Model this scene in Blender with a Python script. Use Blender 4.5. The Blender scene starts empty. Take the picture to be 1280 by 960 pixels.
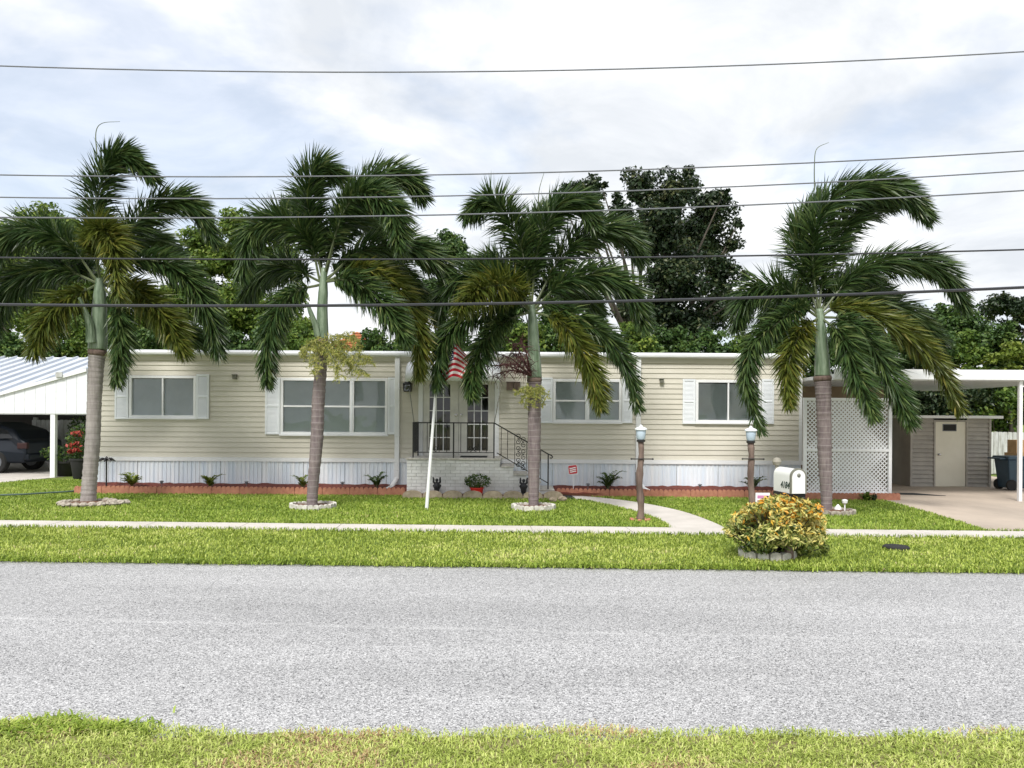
import bpy, math, random
import numpy as np
from mathutils import Vector, Matrix

random.seed(7); rng = np.random.default_rng(7)
sc = bpy.context.scene
col = sc.collection
R = math.radians

# ------------------------------------------------------------------ camera, sky, sun, exposure
CAM_H = 1.75; F = 960.0; CX = 640.0; HY = 522.0; ROLL = 0.0062
cam_d = bpy.data.cameras.new('camera'); cam = bpy.data.objects.new('camera', cam_d); col.objects.link(cam)
cam_d.sensor_width = 36.0; cam_d.lens = 36.0*F/1280.0
cam_d.shift_y = (HY-480.0)/1280.0
cam_d.clip_start = 0.05; cam_d.clip_end = 2000
cam.matrix_world = Matrix.Translation((0, 0, CAM_H)) @ Matrix.Rotation(R(90), 4, 'X') @ Matrix.Rotation(ROLL, 4, 'Z')
sc.camera = cam

SUN_EL, SUN_AZ = 50.0, 196.0           # azimuth: where the sun stands, clockwise from +Y
world = bpy.data.worlds.new('World'); sc.world = world; world.use_nodes = True
wn = world.node_tree; wn.nodes.clear()
def wnode(t, **k):
    n = wn.nodes.new(t)
    for a, b in k.items(): setattr(n, a, b)
    return n
wo = wnode('ShaderNodeOutputWorld'); bg = wnode('ShaderNodeBackground')
bg.inputs['Strength'].default_value = 0.083
sky = wnode('ShaderNodeTexSky'); sky.sky_type = 'NISHITA'; sky.sun_disc = False
sky.sun_elevation = R(SUN_EL); sky.sun_rotation = R(SUN_AZ); sky.dust_density = 2.0; sky.air_density = 1.0
tc = wnode('ShaderNodeTexCoord'); sep = wnode('ShaderNodeSeparateXYZ')
wn.links.new(tc.outputs['Generated'], sep.inputs[0])
def wmath(op, a, b):
    n = wnode('ShaderNodeMath', operation=op)
    for i, v in enumerate((a, b)):
        if isinstance(v, (int, float)): n.inputs[i].default_value = v
        else: wn.links.new(v, n.inputs[i])
    return n.outputs[0]
zz = wmath('ADD', wmath('MAXIMUM', sep.outputs[2], 0.0), 0.22)
px_ = wmath('DIVIDE', sep.outputs[0], zz); py_ = wmath('DIVIDE', sep.outputs[1], zz)
cmb = wnode('ShaderNodeCombineXYZ'); wn.links.new(px_, cmb.inputs[0]); wn.links.new(py_, cmb.inputs[1])
def wnoise(scale, detail, rough, off, dist=0.0):
    mp = wnode('ShaderNodeMapping'); mp.inputs['Location'].default_value = off
    wn.links.new(cmb.outputs[0], mp.inputs[0])
    n = wnode('ShaderNodeTexNoise'); n.inputs['Scale'].default_value = scale; n.inputs['Detail'].default_value = detail
    n.inputs['Roughness'].default_value = rough; n.inputs['Distortion'].default_value = dist
    wn.links.new(mp.outputs[0], n.inputs['Vector']); return n.outputs[0]
def wramp(fac, stops):
    r = wnode('ShaderNodeValToRGB'); e = r.color_ramp.elements
    e[0].position, e[0].color = stops[0][0], (*stops[0][1], 1); e[1].position, e[1].color = stops[-1][0], (*stops[-1][1], 1)
    for p, c in stops[1:-1]:
        q = e.new(p); q.color = (*c, 1)
    wn.links.new(fac, r.inputs[0]); return r.outputs[0]
CLOUD_OFF = (3.1, 1.7, 0)
cover = wramp(wnoise(1.05, 6, 0.55, CLOUD_OFF, 0.3), [(0.37, (0.58,)*3), (0.48, (0.98,)*3)])
tone = wramp(wnoise(2.3, 9, 0.58, (8.3, 2.2, 0), 0.4), [(0.36, (3.75, 3.92, 4.15)), (0.49, (4.45, 4.57, 4.73)), (0.62, (5.45, 5.45, 5.5))])
# colour ramps clamp nothing above 1, so cloud radiance can sit in sky units
mix = wnode('ShaderNodeMixRGB'); wn.links.new(cover, mix.inputs[0]); wn.links.new(sky.outputs[0], mix.inputs[1]); wn.links.new(tone, mix.inputs[2])
wn.links.new(mix.outputs[0], bg.inputs[0]); wn.links.new(bg.outputs[0], wo.inputs[0])

sun_d = bpy.data.lights.new('sun', 'SUN'); sun = bpy.data.objects.new('sun', sun_d); col.objects.link(sun)
sun_d.energy = 1.5; sun_d.angle = R(14); sun_d.color = (1.0, 0.965, 0.91)
az, el = R(SUN_AZ), R(SUN_EL)
sdir = Vector((math.sin(az)*math.cos(el), math.cos(az)*math.cos(el), math.sin(el)))
sun.rotation_euler = sdir.to_track_quat('Z', 'Y').to_euler()
sun.location = sdir*60
vs = sc.view_settings
vs.view_transform = 'Standard'; vs.look = 'None'; vs.gamma = 1.0; vs.use_curve_mapping = False
vs.exposure = 1.42

# ------------------------------------------------------------------ photograph pixel -> place
def P(px, py, Y):
    dx, dy = px-CX, py-HY
    u, v = dx+ROLL*dy, dy-ROLL*dx
    return Vector((u*Y/F, Y, CAM_H - v*Y/F))
def G(px, py, z=0.0):
    dx, dy = px-CX, py-HY
    u, v = dx+ROLL*dy, dy-ROLL*dx
    Y = F*(CAM_H-z)/v
    return Vector((u*Y/F, Y, z))
ROAD_Z = -0.045
def S(Y): return Y/F              # metres per photograph pixel at depth Y

# ------------------------------------------------------------------ materials
def newmat(name):
    m = bpy.data.materials.new(name); m.use_nodes = True
    return m, m.node_tree, m.node_tree.nodes['Principled BSDF']
def ramp(nt, fac, stops):
    r = nt.nodes.new('ShaderNodeValToRGB'); e = r.color_ramp.elements
    e[0].position, e[0].color = stops[0][0], (*stops[0][1], 1); e[1].position, e[1].color = stops[-1][0], (*stops[-1][1], 1)
    for p, c in stops[1:-1]:
        q = e.new(p); q.color = (*c, 1)
    nt.links.new(fac, r.inputs[0]); return r.outputs[0]
def noise(nt, scale, detail=4, rough=0.55, stretch=(1, 1, 1)):
    g = nt.nodes.new('ShaderNodeNewGeometry'); mp = nt.nodes.new('ShaderNodeMapping'); mp.inputs['Scale'].default_value = stretch
    n = nt.nodes.new('ShaderNodeTexNoise'); n.inputs['Scale'].default_value = scale; n.inputs['Detail'].default_value = detail
    n.inputs['Roughness'].default_value = rough
    nt.links.new(g.outputs['Position'], mp.inputs[0]); nt.links.new(mp.outputs[0], n.inputs['Vector']); return n.outputs[0]
def mixc(nt, fac, a, b, mode='MIX'):
    m = nt.nodes.new('ShaderNodeMixRGB'); m.blend_type = mode
    for i, v in enumerate((fac, a, b)):
        if isinstance(v, (int, float)): m.inputs[i].default_value = v
        elif isinstance(v, tuple): m.inputs[i].default_value = (*v, 1)
        else: nt.links.new(v, m.inputs[i])
    return m.outputs[0]
def bump(nt, b, h, strength, dist):
    n = nt.nodes.new('ShaderNodeBump'); n.inputs['Strength'].default_value = strength; n.inputs['Distance'].default_value = dist
    nt.links.new(h, n.inputs['Height']); nt.links.new(n.outputs[0], b.inputs['Normal'])
def mat(name, c1, c2=None, scale=6.0, rough=0.6, bs=0.0, bscale=40.0, stretch=(1, 1, 1), lo=0.35, hi=0.65, metal=0.0, rnd=0.0, spec=0.5):
    m, nt, b = newmat(name)
    c2 = c2 or tuple(x*0.82 for x in c1)
    c = ramp(nt, noise(nt, scale, 6, 0.6, stretch), [(lo, c2), (hi, c1)])
    if rnd:
        oi = nt.nodes.new('ShaderNodeObjectInfo')
        k = ramp(nt, oi.outputs['Random'], [(0, (1-rnd,)*3), (1, (1.0,)*3)])
        c = mixc(nt, 1.0, c, k, 'MULTIPLY')
    nt.links.new(c, b.inputs['Base Color']); b.inputs['Roughness'].default_value = rough; b.inputs['Metallic'].default_value = metal
    b.inputs['Specular IOR Level'].default_value = spec
    if bs: bump(nt, b, noise(nt, bscale, 5, 0.6), bs, 0.01)
    return m
def leafmat(name, stops, trans=0.25, rough=0.45, rnd=0.0):
    m, nt, b = newmat(name)
    at = nt.nodes.new('ShaderNodeAttribute'); at.attribute_name = 'tint'
    c = ramp(nt, at.outputs['Fac'], stops)
    if rnd:
        oi = nt.nodes.new('ShaderNodeObjectInfo')
        c = mixc(nt, 1.0, c, ramp(nt, oi.outputs['Random'], [(0, (1-rnd, 1-rnd*.8, 1-rnd)), (1, (1, 1, 1))]), 'MULTIPLY')
    nt.links.new(c, b.inputs['Base Color']); b.inputs['Roughness'].default_value = rough
    b.inputs['Specular IOR Level'].default_value = 0.35
    t = nt.nodes.new('ShaderNodeBsdfTranslucent'); nt.links.new(c, t.inputs[0])
    ms = nt.nodes.new('ShaderNodeMixShader'); ms.inputs[0].default_value = trans
    nt.links.new(b.outputs[0], ms.inputs[1]); nt.links.new(t.outputs[0], ms.inputs[2])
    nt.links.new(ms.outputs[0], nt.nodes['Material Output'].inputs[0]); return m

M = {}
M['siding'] = mat('siding_vinyl', (0.66, 0.63, 0.545), (0.61, 0.58, 0.495), 1.4, 0.5, rnd=0.05)
M['white'] = mat('white_paint', (0.82, 0.83, 0.84), (0.76, 0.775, 0.79), 3.0, 0.45)
M['white_metal'] = mat('white_metal', (0.81, 0.825, 0.84), (0.72, 0.745, 0.77), 2.0, 0.35, stretch=(1, 1, 4))
M['skirt'] = mat('skirting_metal', (0.84, 0.87, 0.90), (0.68, 0.765, 0.86), 1.4, 0.4, stretch=(6, 1, .3), rnd=0.05)
M['shutter'] = mat('shutter_paint', (0.80, 0.83, 0.86), (0.75, 0.785, 0.82), 5.0, 0.5)
M['roofmetal'] = mat('ribbed_roof_metal', (0.60, 0.635, 0.69), (0.52, 0.56, 0.62), 1.5, 0.4, stretch=(3, .4, 1))
M['whitebrick'] = mat('white_painted_brick', (0.84, 0.84, 0.84), (0.72, 0.715, 0.70), 9.0, 0.7, 0.25, 60, rnd=0.10)
M['mortar'] = mat('painted_mortar', (0.62, 0.62, 0.61), (0.5, 0.5, 0.49), 14, 0.85, 0.3, 60)
M['conc'] = mat('pale_concrete', (0.60, 0.56, 0.52), (0.50, 0.47, 0.43), 1.6, 0.85, 0.25, 90)
M['iron'] = mat('black_iron', (0.018, 0.018, 0.02), (0.012, 0.012, 0.012), 20, 0.45)
M['blackstat'] = mat('black_figure', (0.014, 0.014, 0.018), None, 20, 0.5)
M['bark'] = mat('tree_bark', (0.095, 0.08, 0.062), (0.045, 0.038, 0.03), 5, 0.9, 0.5, 20, stretch=(1, 1, .3))
M['wood'] = mat('driftwood', (0.22, 0.16, 0.13), (0.09, 0.06, 0.05), 9, 0.85, 0.5, 30, stretch=(1, 1, .25))
M['mulch'] = mat('red_mulch', (0.21, 0.048, 0.030), (0.07, 0.016, 0.011), 30, 0.95, 0.9, 45)
M['brownmulch'] = mat('brown_mulch', (0.20, 0.10, 0.06), (0.09, 0.05, 0.03), 40, 0.95, 0.9, 60)
M['redbrick'] = mat('terracotta_edging', (0.52, 0.235, 0.15), (0.40, 0.165, 0.105), 10, 0.85, 0.3, 70, rnd=0.14)
M['tanstone'] = mat('tan_stone', (0.52, 0.43, 0.32), (0.36, 0.29, 0.21), 12, 0.9, 0.35, 60, rnd=0.2)
M['whitestone'] = mat('whitewashed_concrete', (0.70, 0.68, 0.63), (0.46, 0.43, 0.38), 12, 0.85, 0.35, 60, rnd=0.12)
M['coral'] = mat('coral_rock', (0.55, 0.50, 0.42), (0.26, 0.22, 0.18), 16, 0.95, 0.7, 50, rnd=0.2)
M['grayside'] = mat('grey_shed_siding', (0.42, 0.395, 0.355), (0.34, 0.32, 0.29), 3, 0.55, rnd=0.08)
M['cream'] = mat('cream_door', (0.74, 0.71, 0.60), (0.70, 0.67, 0.56), 4, 0.5)
M['bin'] = mat('navy_plastic', (0.035, 0.075, 0.115), (0.028, 0.06, 0.095), 8, 0.45)
M['rubber'] = mat('black_rubber', (0.018, 0.018, 0.018), None, 12, 0.8)
M['carpaint'] = mat('navy_car_paint', (0.005, 0.010, 0.019), None, 3, 0.42, spec=.3)
M['chrome'] = mat('chrome', (0.6, 0.6, 0.62), None, 5, 0.25, metal=1.0)
M['taillamp'] = mat('red_lens', (0.03, 0.004, 0.004), None, 8, 0.5)
M['redpot'] = mat('red_pot', (0.62, 0.02, 0.015), (0.52, 0.015, 0.01), 7, 0.4)
M['cable'] = mat('cable_black', (0.035, 0.037, 0.045), None, 10, 0.5)
M['wire'] = mat('cable_grey', (0.16, 0.17, 0.19), None, 10, 0.5)
M['lampglass'] = mat('frosted_lamp_glass', (0.45, 0.54, 0.62), (0.38, 0.47, 0.56), 7, 0.25)
M['mailwhite'] = mat('mailbox_white', (0.76, 0.77, 0.74), (0.72, 0.73, 0.70), 6, 0.35)
M['ball'] = mat('ball_stone', (0.30, 0.28, 0.23), (0.20, 0.19, 0.15), 18, 0.7)
M['gold'] = mat('grey_green_trim', (0.20, 0.20, 0.16), (0.14, 0.14, 0.11), 18, 0.5)
M['ink'] = mat('dark_green_ink', (0.02, 0.045, 0.035), None, 10, 0.6)
M['redprint'] = mat('red_print', (0.50, 0.03, 0.05), None, 10, 0.5)
M['pinkprint'] = mat('pink_print', (0.55, 0.22, 0.40), None, 10, 0.5)
M['blueprint'] = mat('grey_blue_print', (0.30, 0.36, 0.42), None, 10, 0.5)
M['flagred'] = mat('flag_red', (0.52, 0.012, 0.03), (0.42, 0.01, 0.025), 9, 0.75)
M['flagwhite'] = mat('flag_white', (0.80, 0.78, 0.77), (0.74, 0.72, 0.71), 9, 0.75)
M['flagblue'] = mat('flag_blue', (0.02, 0.03, 0.12), None, 9, 0.75)
M['tile'] = mat('terracotta_tile', (0.58, 0.23, 0.10), (0.42, 0.14, 0.06), 6, 0.8, rnd=0.2)
M['stucco'] = mat('pale_stucco', (0.60, 0.54, 0.46), None, 3, 0.9, 0.3, 60)
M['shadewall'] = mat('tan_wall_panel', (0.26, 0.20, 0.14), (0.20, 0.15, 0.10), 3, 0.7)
M['darkwall'] = mat('wall_painted_shade', (0.035, 0.03, 0.026), None, 3, .8)  # near-black base colour carries the shade under the neighbour's carport
M['fencewhite'] = mat('weathered_white_fence', (0.62, 0.64, 0.64), (0.36, 0.36, 0.33), 5, 0.7, stretch=(2, 2, .5), rnd=0.12)
M['blind'] = mat('grey_blind', (0.74, 0.78, 0.80), (0.66, 0.70, 0.72), 3, 0.6)
M['interior'] = mat('interior_paint', (0.16, 0.16, 0.16), None, 3, 0.9)
M['box'] = mat('cardboard', (0.42, 0.27, 0.14), (0.34, 0.21, 0.10), 6, 0.85)
M['petal'] = mat('red_petal', (0.38, 0.05, 0.035), (0.25, 0.03, 0.02), 20, 0.6)
M['mat'] = mat('dark_door_mat', (0.02, 0.022, 0.025), None, 60, 0.95, 0.4, 200)
M['hose'] = mat('green_hose', (0.10, 0.15, 0.12), None, 9, 0.5)
M['crownshaft'] = mat('palm_crownshaft', (0.27, 0.34, 0.24), (0.075, 0.125, 0.065), 4.5, 0.38, .3, 30, stretch=(4, 4, .5), lo=0.32, hi=0.66)
M['petiole'] = mat('palm_petiole', (0.13, 0.16, 0.075), (0.08, 0.10, 0.045), 6, 0.5)
M['deadstalk'] = mat('dead_inflorescence', (0.10, 0.035, 0.035), (0.05, 0.02, 0.02), 12, 0.8)

def trunkmat(name, c1, c2, ring):
    m, nt, b = newmat(name)
    base = ramp(nt, noise(nt, 7, 6, 0.65, (2.5, 2.5, .5)), [(0.34, c2), (0.66, c1)])
    g = nt.nodes.new('ShaderNodeNewGeometry'); w = nt.nodes.new('ShaderNodeTexWave'); w.wave_type = 'BANDS'; w.bands_direction = 'Z'
    w.inputs['Scale'].default_value = 2.6; w.inputs['Distortion'].default_value = 1.2; w.inputs['Detail'].default_value = 2; w.inputs['Detail Scale'].default_value = 1.5
    nt.links.new(g.outputs['Position'], w.inputs['Vector'])
    f = ramp(nt, w.outputs['Fac'], [(0.94, (0, 0, 0)), (0.995, (.42,)*3)])
    nt.links.new(mixc(nt, f, base, ring), b.inputs['Base Color']); b.inputs['Roughness'].default_value = 0.85
    bump(nt, b, noise(nt, 30, 5, 0.6, (1, 1, .4)), 0.4, 0.01); return m
M['trunk_pale'] = trunkmat('palm_trunk_pale', (0.36, 0.33, 0.31), (0.24, 0.215, 0.205), (0.17, 0.15, 0.14))
M['trunk_purple'] = trunkmat('palm_trunk_grey', (0.235, 0.195, 0.19), (0.135, 0.105, 0.11), (0.36, 0.33, 0.32))

M['frond'] = leafmat('palm_leaflet', [(0, (0.020, 0.050, 0.016)), (0.40, (0.055, 0.100, 0.028)), (0.75, (0.125, 0.175, 0.052)), (1, (0.28, 0.29, 0.12))], 0.22, 0.38, rnd=0.3)
M['frond_olive'] = leafmat('palm_leaflet_olive', [(0, (0.055, 0.085, 0.016)), (0.5, (0.12, 0.145, 0.022)), (0.85, (0.22, 0.20, 0.04)), (1, (0.34, 0.27, 0.07))], 0.25, 0.4, rnd=0.2)
M['yellowflower'] = leafmat('yellow_green_inflorescence', [(0, (0.20, 0.24, 0.04)), (0.5, (0.36, 0.38, 0.09)), (1, (0.55, 0.50, 0.18))], 0.25, 0.6)
M['leaf_dark'] = leafmat('leaf_dark_green', [(0, (0.010, 0.024, 0.010)), (0.6, (0.028, 0.050, 0.018)), (1, (0.095, 0.105, 0.040))], 0.15, 0.42)
M['leaf_mid'] = leafmat('leaf_mid_green', [(0, (0.022, 0.055, 0.014)), (0.6, (0.065, 0.125, 0.026)), (1, (0.16, 0.22, 0.05))], 0.25, 0.5)
M['leaf_bright'] = leafmat('leaf_bright_green', [(0, (0.035, 0.080, 0.014)), (0.6, (0.12, 0.195, 0.03)), (1, (0.26, 0.32, 0.06))], 0.3, 0.5)
M['leaf_lime'] = leafmat('leaf_lime_green', [(0, (0.09, 0.14, 0.02)), (0.6, (0.20, 0.26, 0.04)), (1, (0.34, 0.36, 0.07))], 0.3, 0.5)
M['croton'] = leafmat('croton_leaf', [(0, (0.035, 0.075, 0.02)), (0.20, (0.10, 0.15, 0.03)), (0.36, (0.36, 0.40, 0.10)), (0.55, (0.66, 0.62, 0.24)), (0.80, (0.74, 0.60, 0.16)), (0.94, (0.74, 0.45, 0.05)), (1, (0.70, 0.32, 0.03))], 0.3, 0.4)
M['grass'] = leafmat('grass_blade', [(0, (0.15, 0.23, 0.028)), (0.3, (0.27, 0.38, 0.050)), (0.6, (0.40, 0.49, 0.09)), (0.85, (0.52, 0.57, 0.17)), (1, (0.60, 0.50, 0.27))], 0.3, 0.5)
M['grass_verge'] = leafmat('grass_blade_verge', [(0, (0.19, 0.26, 0.035)), (0.3, (0.35, 0.44, 0.07)), (0.6, (0.50, 0.57, 0.13)), (0.85, (0.60, 0.63, 0.22)), (1, (0.62, 0.52, 0.30))], 0.3, 0.5)
M['grass_pale'] = leafmat('grass_blade_pale', [(0, (0.22, 0.28, 0.05)), (0.35, (0.48, 0.57, 0.13)), (0.65, (0.63, 0.68, 0.24)), (0.85, (0.62, 0.55, 0.27)), (1, (0.46, 0.29, 0.17))], 0.3, 0.5)

m, nt, b = newmat('turf_soil')
c = ramp(nt, noise(nt, 1.1, 6, .6), [(0.3, (0.11, 0.18, 0.02)), (0.55, (0.16, 0.24, 0.025)), (0.75, (0.22, 0.25, 0.05))])
c = mixc(nt, ramp(nt, noise(nt, 60, 4, .6), [(0.4, (0, 0, 0)), (0.65, (.6,)*3)]), c, (0.07, 0.075, 0.025))
nt.links.new(c, b.inputs['Base Color']); b.inputs['Roughness'].default_value = 0.95
bump(nt, b, noise(nt, 45, 5, .7), 0.8, 0.03); M['turf'] = m

M['drysoil'] = mat('dry_turf_soil', (0.27, 0.25, 0.11), (0.17, 0.13, 0.07), 14, .95, .8, 50)
m, nt, b = newmat('worn_asphalt')
vor = nt.nodes.new('ShaderNodeTexVoronoi'); vor.inputs['Scale'].default_value = 105; vor.inputs['Randomness'].default_value = 1
g = nt.nodes.new('ShaderNodeNewGeometry'); nt.links.new(g.outputs['Position'], vor.inputs['Vector'])
sp = nt.nodes.new('ShaderNodeSeparateColor'); nt.links.new(vor.outputs['Color'], sp.inputs[0])
agg = ramp(nt, sp.outputs[0], [(0.0, (0.07, 0.07, 0.075)), (0.14, (0.29, 0.29, 0.296)), (0.6, (0.44, 0.438, 0.444)), (1.0, (0.66, 0.66, 0.665))])
pit = ramp(nt, noise(nt, 130, 3, .6), [(0.37, (0.12,)*3), (0.455, (1, 1, 1))])
c = mixc(nt, 1.0, agg, pit, 'MULTIPLY')
c = mixc(nt, 1.0, c, ramp(nt, noise(nt, 0.5, 5, .6, (.35, 1.6, 1)), [(0.32, (0.86,)*3), (0.68, (1.12,)*3)]), 'MULTIPLY')
# pale scuffs drawn along the direction of travel
scf = ramp(nt, noise(nt, 2.4, 7, .72, (.22, 5.5, 1)), [(0.60, (0, 0, 0)), (0.70, (.5,)*3)])
c = mixc(nt, scf, c, (0.52, 0.52, 0.53))
spk = ramp(nt, noise(nt, 62, 2, .5), [(0.30, (.85,)*3), (0.345, (0, 0, 0))])
c = mixc(nt, spk, c, (0.025, 0.025, 0.028))
# one old pale seam that runs along the road, broken and worn
sa, sb = G(0, 772, ROAD_Z), G(1280, 804, ROAD_Z); sk = (sb.y-sa.y)/(sb.x-sa.x)
sx_ = nt.nodes.new('ShaderNodeSeparateXYZ'); nt.links.new(g.outputs['Position'], sx_.inputs[0])
def rm(op, a_, b_):
    q_ = nt.nodes.new('ShaderNodeMath'); q_.operation = op
    for i_, v_ in enumerate((a_, b_)):
        if isinstance(v_, (int, float)): q_.inputs[i_].default_value = v_
        else: nt.links.new(v_, q_.inputs[i_])
    return q_.outputs[0]
wobble = rm('MULTIPLY', rm('SUBTRACT', noise(nt, 0.9, 3, .5), .5), .16)
dist_ = rm('ABSOLUTE', rm('ADD', rm('SUBTRACT', rm('SUBTRACT', sx_.outputs[1], sa.y-sk*sa.x), rm('MULTIPLY', sx_.outputs[0], sk)), wobble), 0.0)
seam = rm('MULTIPLY', ramp(nt, dist_, [(0.008, (.45,)*3), (0.06, (0, 0, 0))]), ramp(nt, noise(nt, 7, 6, .75, (.35, 3, 1)), [(0.40, (0, 0, 0)), (0.66, (1, 1, 1))]))
c = mixc(nt, seam, c, (0.66, 0.66, 0.66))
nt.links.new(c, b.inputs['Base Color']); b.inputs['Roughness'].default_value = 0.62
bump(nt, b, vor.outputs['Distance'], 0.5, 0.006); M['road'] = m

m, nt, b = newmat('window_glass')
gl = nt.nodes.new('ShaderNodeBsdfGlossy'); gl.inputs['Roughness'].default_value = 0.02; gl.inputs['Color'].default_value = (1, 1, 1, 1)
tr = nt.nodes.new('ShaderNodeBsdfTransparent'); tr.inputs['Color'].default_value = (0.86, 0.90, 0.91, 1)
fr = nt.nodes.new('ShaderNodeFresnel'); fr.inputs['IOR'].default_value = 1.6
ms = nt.nodes.new('ShaderNodeMixShader'); nt.links.new(fr.outputs[0], ms.inputs[0]); nt.links.new(tr.outputs[0], ms.inputs[1]); nt.links.new(gl.outputs[0], ms.inputs[2])
wv = noise(nt, 1.6, 2, .5); bn = nt.nodes.new('ShaderNodeBump'); bn.inputs['Strength'].default_value = 0.12; bn.inputs['Distance'].default_value = 0.05
nt.links.new(wv, bn.inputs['Height']); nt.links.new(bn.outputs[0], gl.inputs['Normal'])
nt.links.new(ms.outputs[0], nt.nodes['Material Output'].inputs[0]); M['glass'] = m

# ------------------------------------------------------------------ mesh helpers
def wloc(o):
    p = Vector((0, 0, 0))
    while o: p += Vector(o.location); o = o.parent
    return p
def tag(o, label=None, cat=None, group=None, kind=None):
    for k, v in (('label', label), ('category', cat), ('group', group), ('kind', kind)):
        if v: o[k] = v
    return o
def empty(name, loc, label, cat, group=None):
    o = bpy.data.objects.new(name, None); o.location = loc; o.empty_display_size = .2; col.objects.link(o)
    return tag(o, label, cat, group)
class MB:
    def __init__(s): s.v = []; s.f = []; s.m = []; s.k = 0
    def add(s, vs, fs):
        n = len(s.v); s.v += [tuple(v) for v in vs]; s.f += [tuple(i+n for i in f) for f in fs]; s.m += [s.k]*len(fs); return s
    def box(s, x0, x1, y0, y1, z0, z1):
        return s.add([(x0,y0,z0),(x1,y0,z0),(x1,y1,z0),(x0,y1,z0),(x0,y0,z1),(x1,y0,z1),(x1,y1,z1),(x0,y1,z1)],
                     [(0,3,2,1),(4,5,6,7),(0,1,5,4),(1,2,6,5),(2,3,7,6),(3,0,4,7)])
    def prism(s, poly, axis, a, b):
        """poly: 2-D points; axis 'x','y','z' extruded from a to b (the 2-D points fill the other two axes in order)"""
        def pt(p, t): return {'x': (t, p[0], p[1]), 'y': (p[0], t, p[1]), 'z': (p[0], p[1], t)}[axis]
        n = len(poly)
        return s.add([pt(p, a) for p in poly]+[pt(p, b) for p in poly],
                     [tuple(range(n))[::-1], tuple(range(n, 2*n))]+[(i, (i+1) % n, n+(i+1) % n, n+i) for i in range(n)])
    def tube(s, pts, rad, n=8, caps=True):
        pts = [Vector(p) for p in pts]; k = len(pts)
        if not hasattr(rad, '__len__'): rad = [rad]*k
        vs = []; up = None
        for i, p in enumerate(pts):
            t = (pts[min(i+1, k-1)]-pts[max(i-1, 0)]).normalized()
            if up is None: up = t.orthogonal().normalized()
            up = (up - t*up.dot(t));
            up = up.normalized() if up.length > 1e-6 else t.orthogonal().normalized()
            w = t.cross(up)
            for j in range(n):
                a = 2*math.pi*j/n; vs.append(p+(up*math.cos(a)+w*math.sin(a))*rad[i])
        fs = [(i*n+j, i*n+(j+1) % n, (i+1)*n+(j+1) % n, (i+1)*n+j) for i in range(k-1) for j in range(n)]
        if caps: fs += [tuple(range(n))[::-1], tuple((k-1)*n+j for j in range(n))]
        return s.add(vs, fs)
    def lathe(s, prof, c, n=20):
        k = len(prof); vs = [(c[0]+r*math.cos(2*math.pi*j/n), c[1]+r*math.sin(2*math.pi*j/n), c[2]+z) for r, z in prof for j in range(n)]
        fs = [(i*n+j, i*n+(j+1) % n, (i+1)*n+(j+1) % n, (i+1)*n+j) for i in range(k-1) for j in range(n)]
        fs += [tuple(range(n))[::-1], tuple((k-1)*n+j for j in range(n))]
        return s.add(vs, fs)
    def xf(s, mtx):
        s.v = [tuple(mtx @ Vector(v)) for v in s.v]; return s
    def build(s, name, mats, parent=None, smooth=False, bevel=0.0):
        a = np.array(s.v)
        if parent is not None: off = wloc(parent)
        else: off = Vector(((a[:, 0].min()+a[:, 0].max())/2, (a[:, 1].min()+a[:, 1].max())/2, a[:, 2].min()))
        me = bpy.data.meshes.new(name); me.from_pydata((a-np.array(off)).tolist(), [], s.f)
        for q in (mats if isinstance(mats, (list, tuple)) else [mats]): me.materials.append(M[q])
        me.polygons.foreach_set('material_index', s.m)
        if smooth: me.polygons.foreach_set('use_smooth', [True]*len(s.f))
        me.update()
        o = bpy.data.objects.new(name, me); col.objects.link(o)
        if parent is not None: o.parent = parent
        else: o.location = off
        if smooth and not smooth == 'all':
            me.set_sharp_from_angle(angle=R(35))
        if bevel:
            bm = o.modifiers.new('bevel', 'BEVEL'); bm.width = bevel; bm.segments = 2; bm.limit_method = 'ANGLE'
        return o
def fastmesh(name, verts, nper, material, parent=None, tint=None, faces=None, kind=None, smooth=False):
    """verts (N*nper, 3) numpy, one polygon of nper vertices per leaf unless faces (index array list of tris/quads) is given"""
    off = np.array(wloc(parent)) if parent is not None else np.array([(verts[:, 0].min()+verts[:, 0].max())/2, (verts[:, 1].min()+verts[:, 1].max())/2, verts[:, 2].min()])
    me = bpy.data.meshes.new(name); nv = len(verts); me.vertices.add(nv)
    me.vertices.foreach_set('co', (verts-off).astype(np.float32).ravel())
    if faces is None: faces = np.arange(nv).reshape(-1, nper)
    nf, k = faces.shape
    me.loops.add(nf*k); me.loops.foreach_set('vertex_index', faces.astype(np.int32).ravel())
    me.polygons.add(nf); me.polygons.foreach_set('loop_start', np.arange(0, nf*k, k, dtype=np.int32))
    if tint is not None:
        a = me.attributes.new('tint', 'FLOAT', 'POINT'); a.data.foreach_set('value', tint.astype(np.float32))
    me.materials.append(M[material]); me.update(calc_edges=True)
    if smooth: me.polygons.foreach_set('use_smooth', np.ones(nf, dtype=bool))
    o = bpy.data.objects.new(name, me); col.objects.link(o)
    if parent is not None: o.parent = parent
    else: o.location = Vector(off)
    if kind: o['kind'] = kind
    return o
def unit(a): return a/np.maximum(np.linalg.norm(a, axis=1, keepdims=True), 1e-9)
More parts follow.
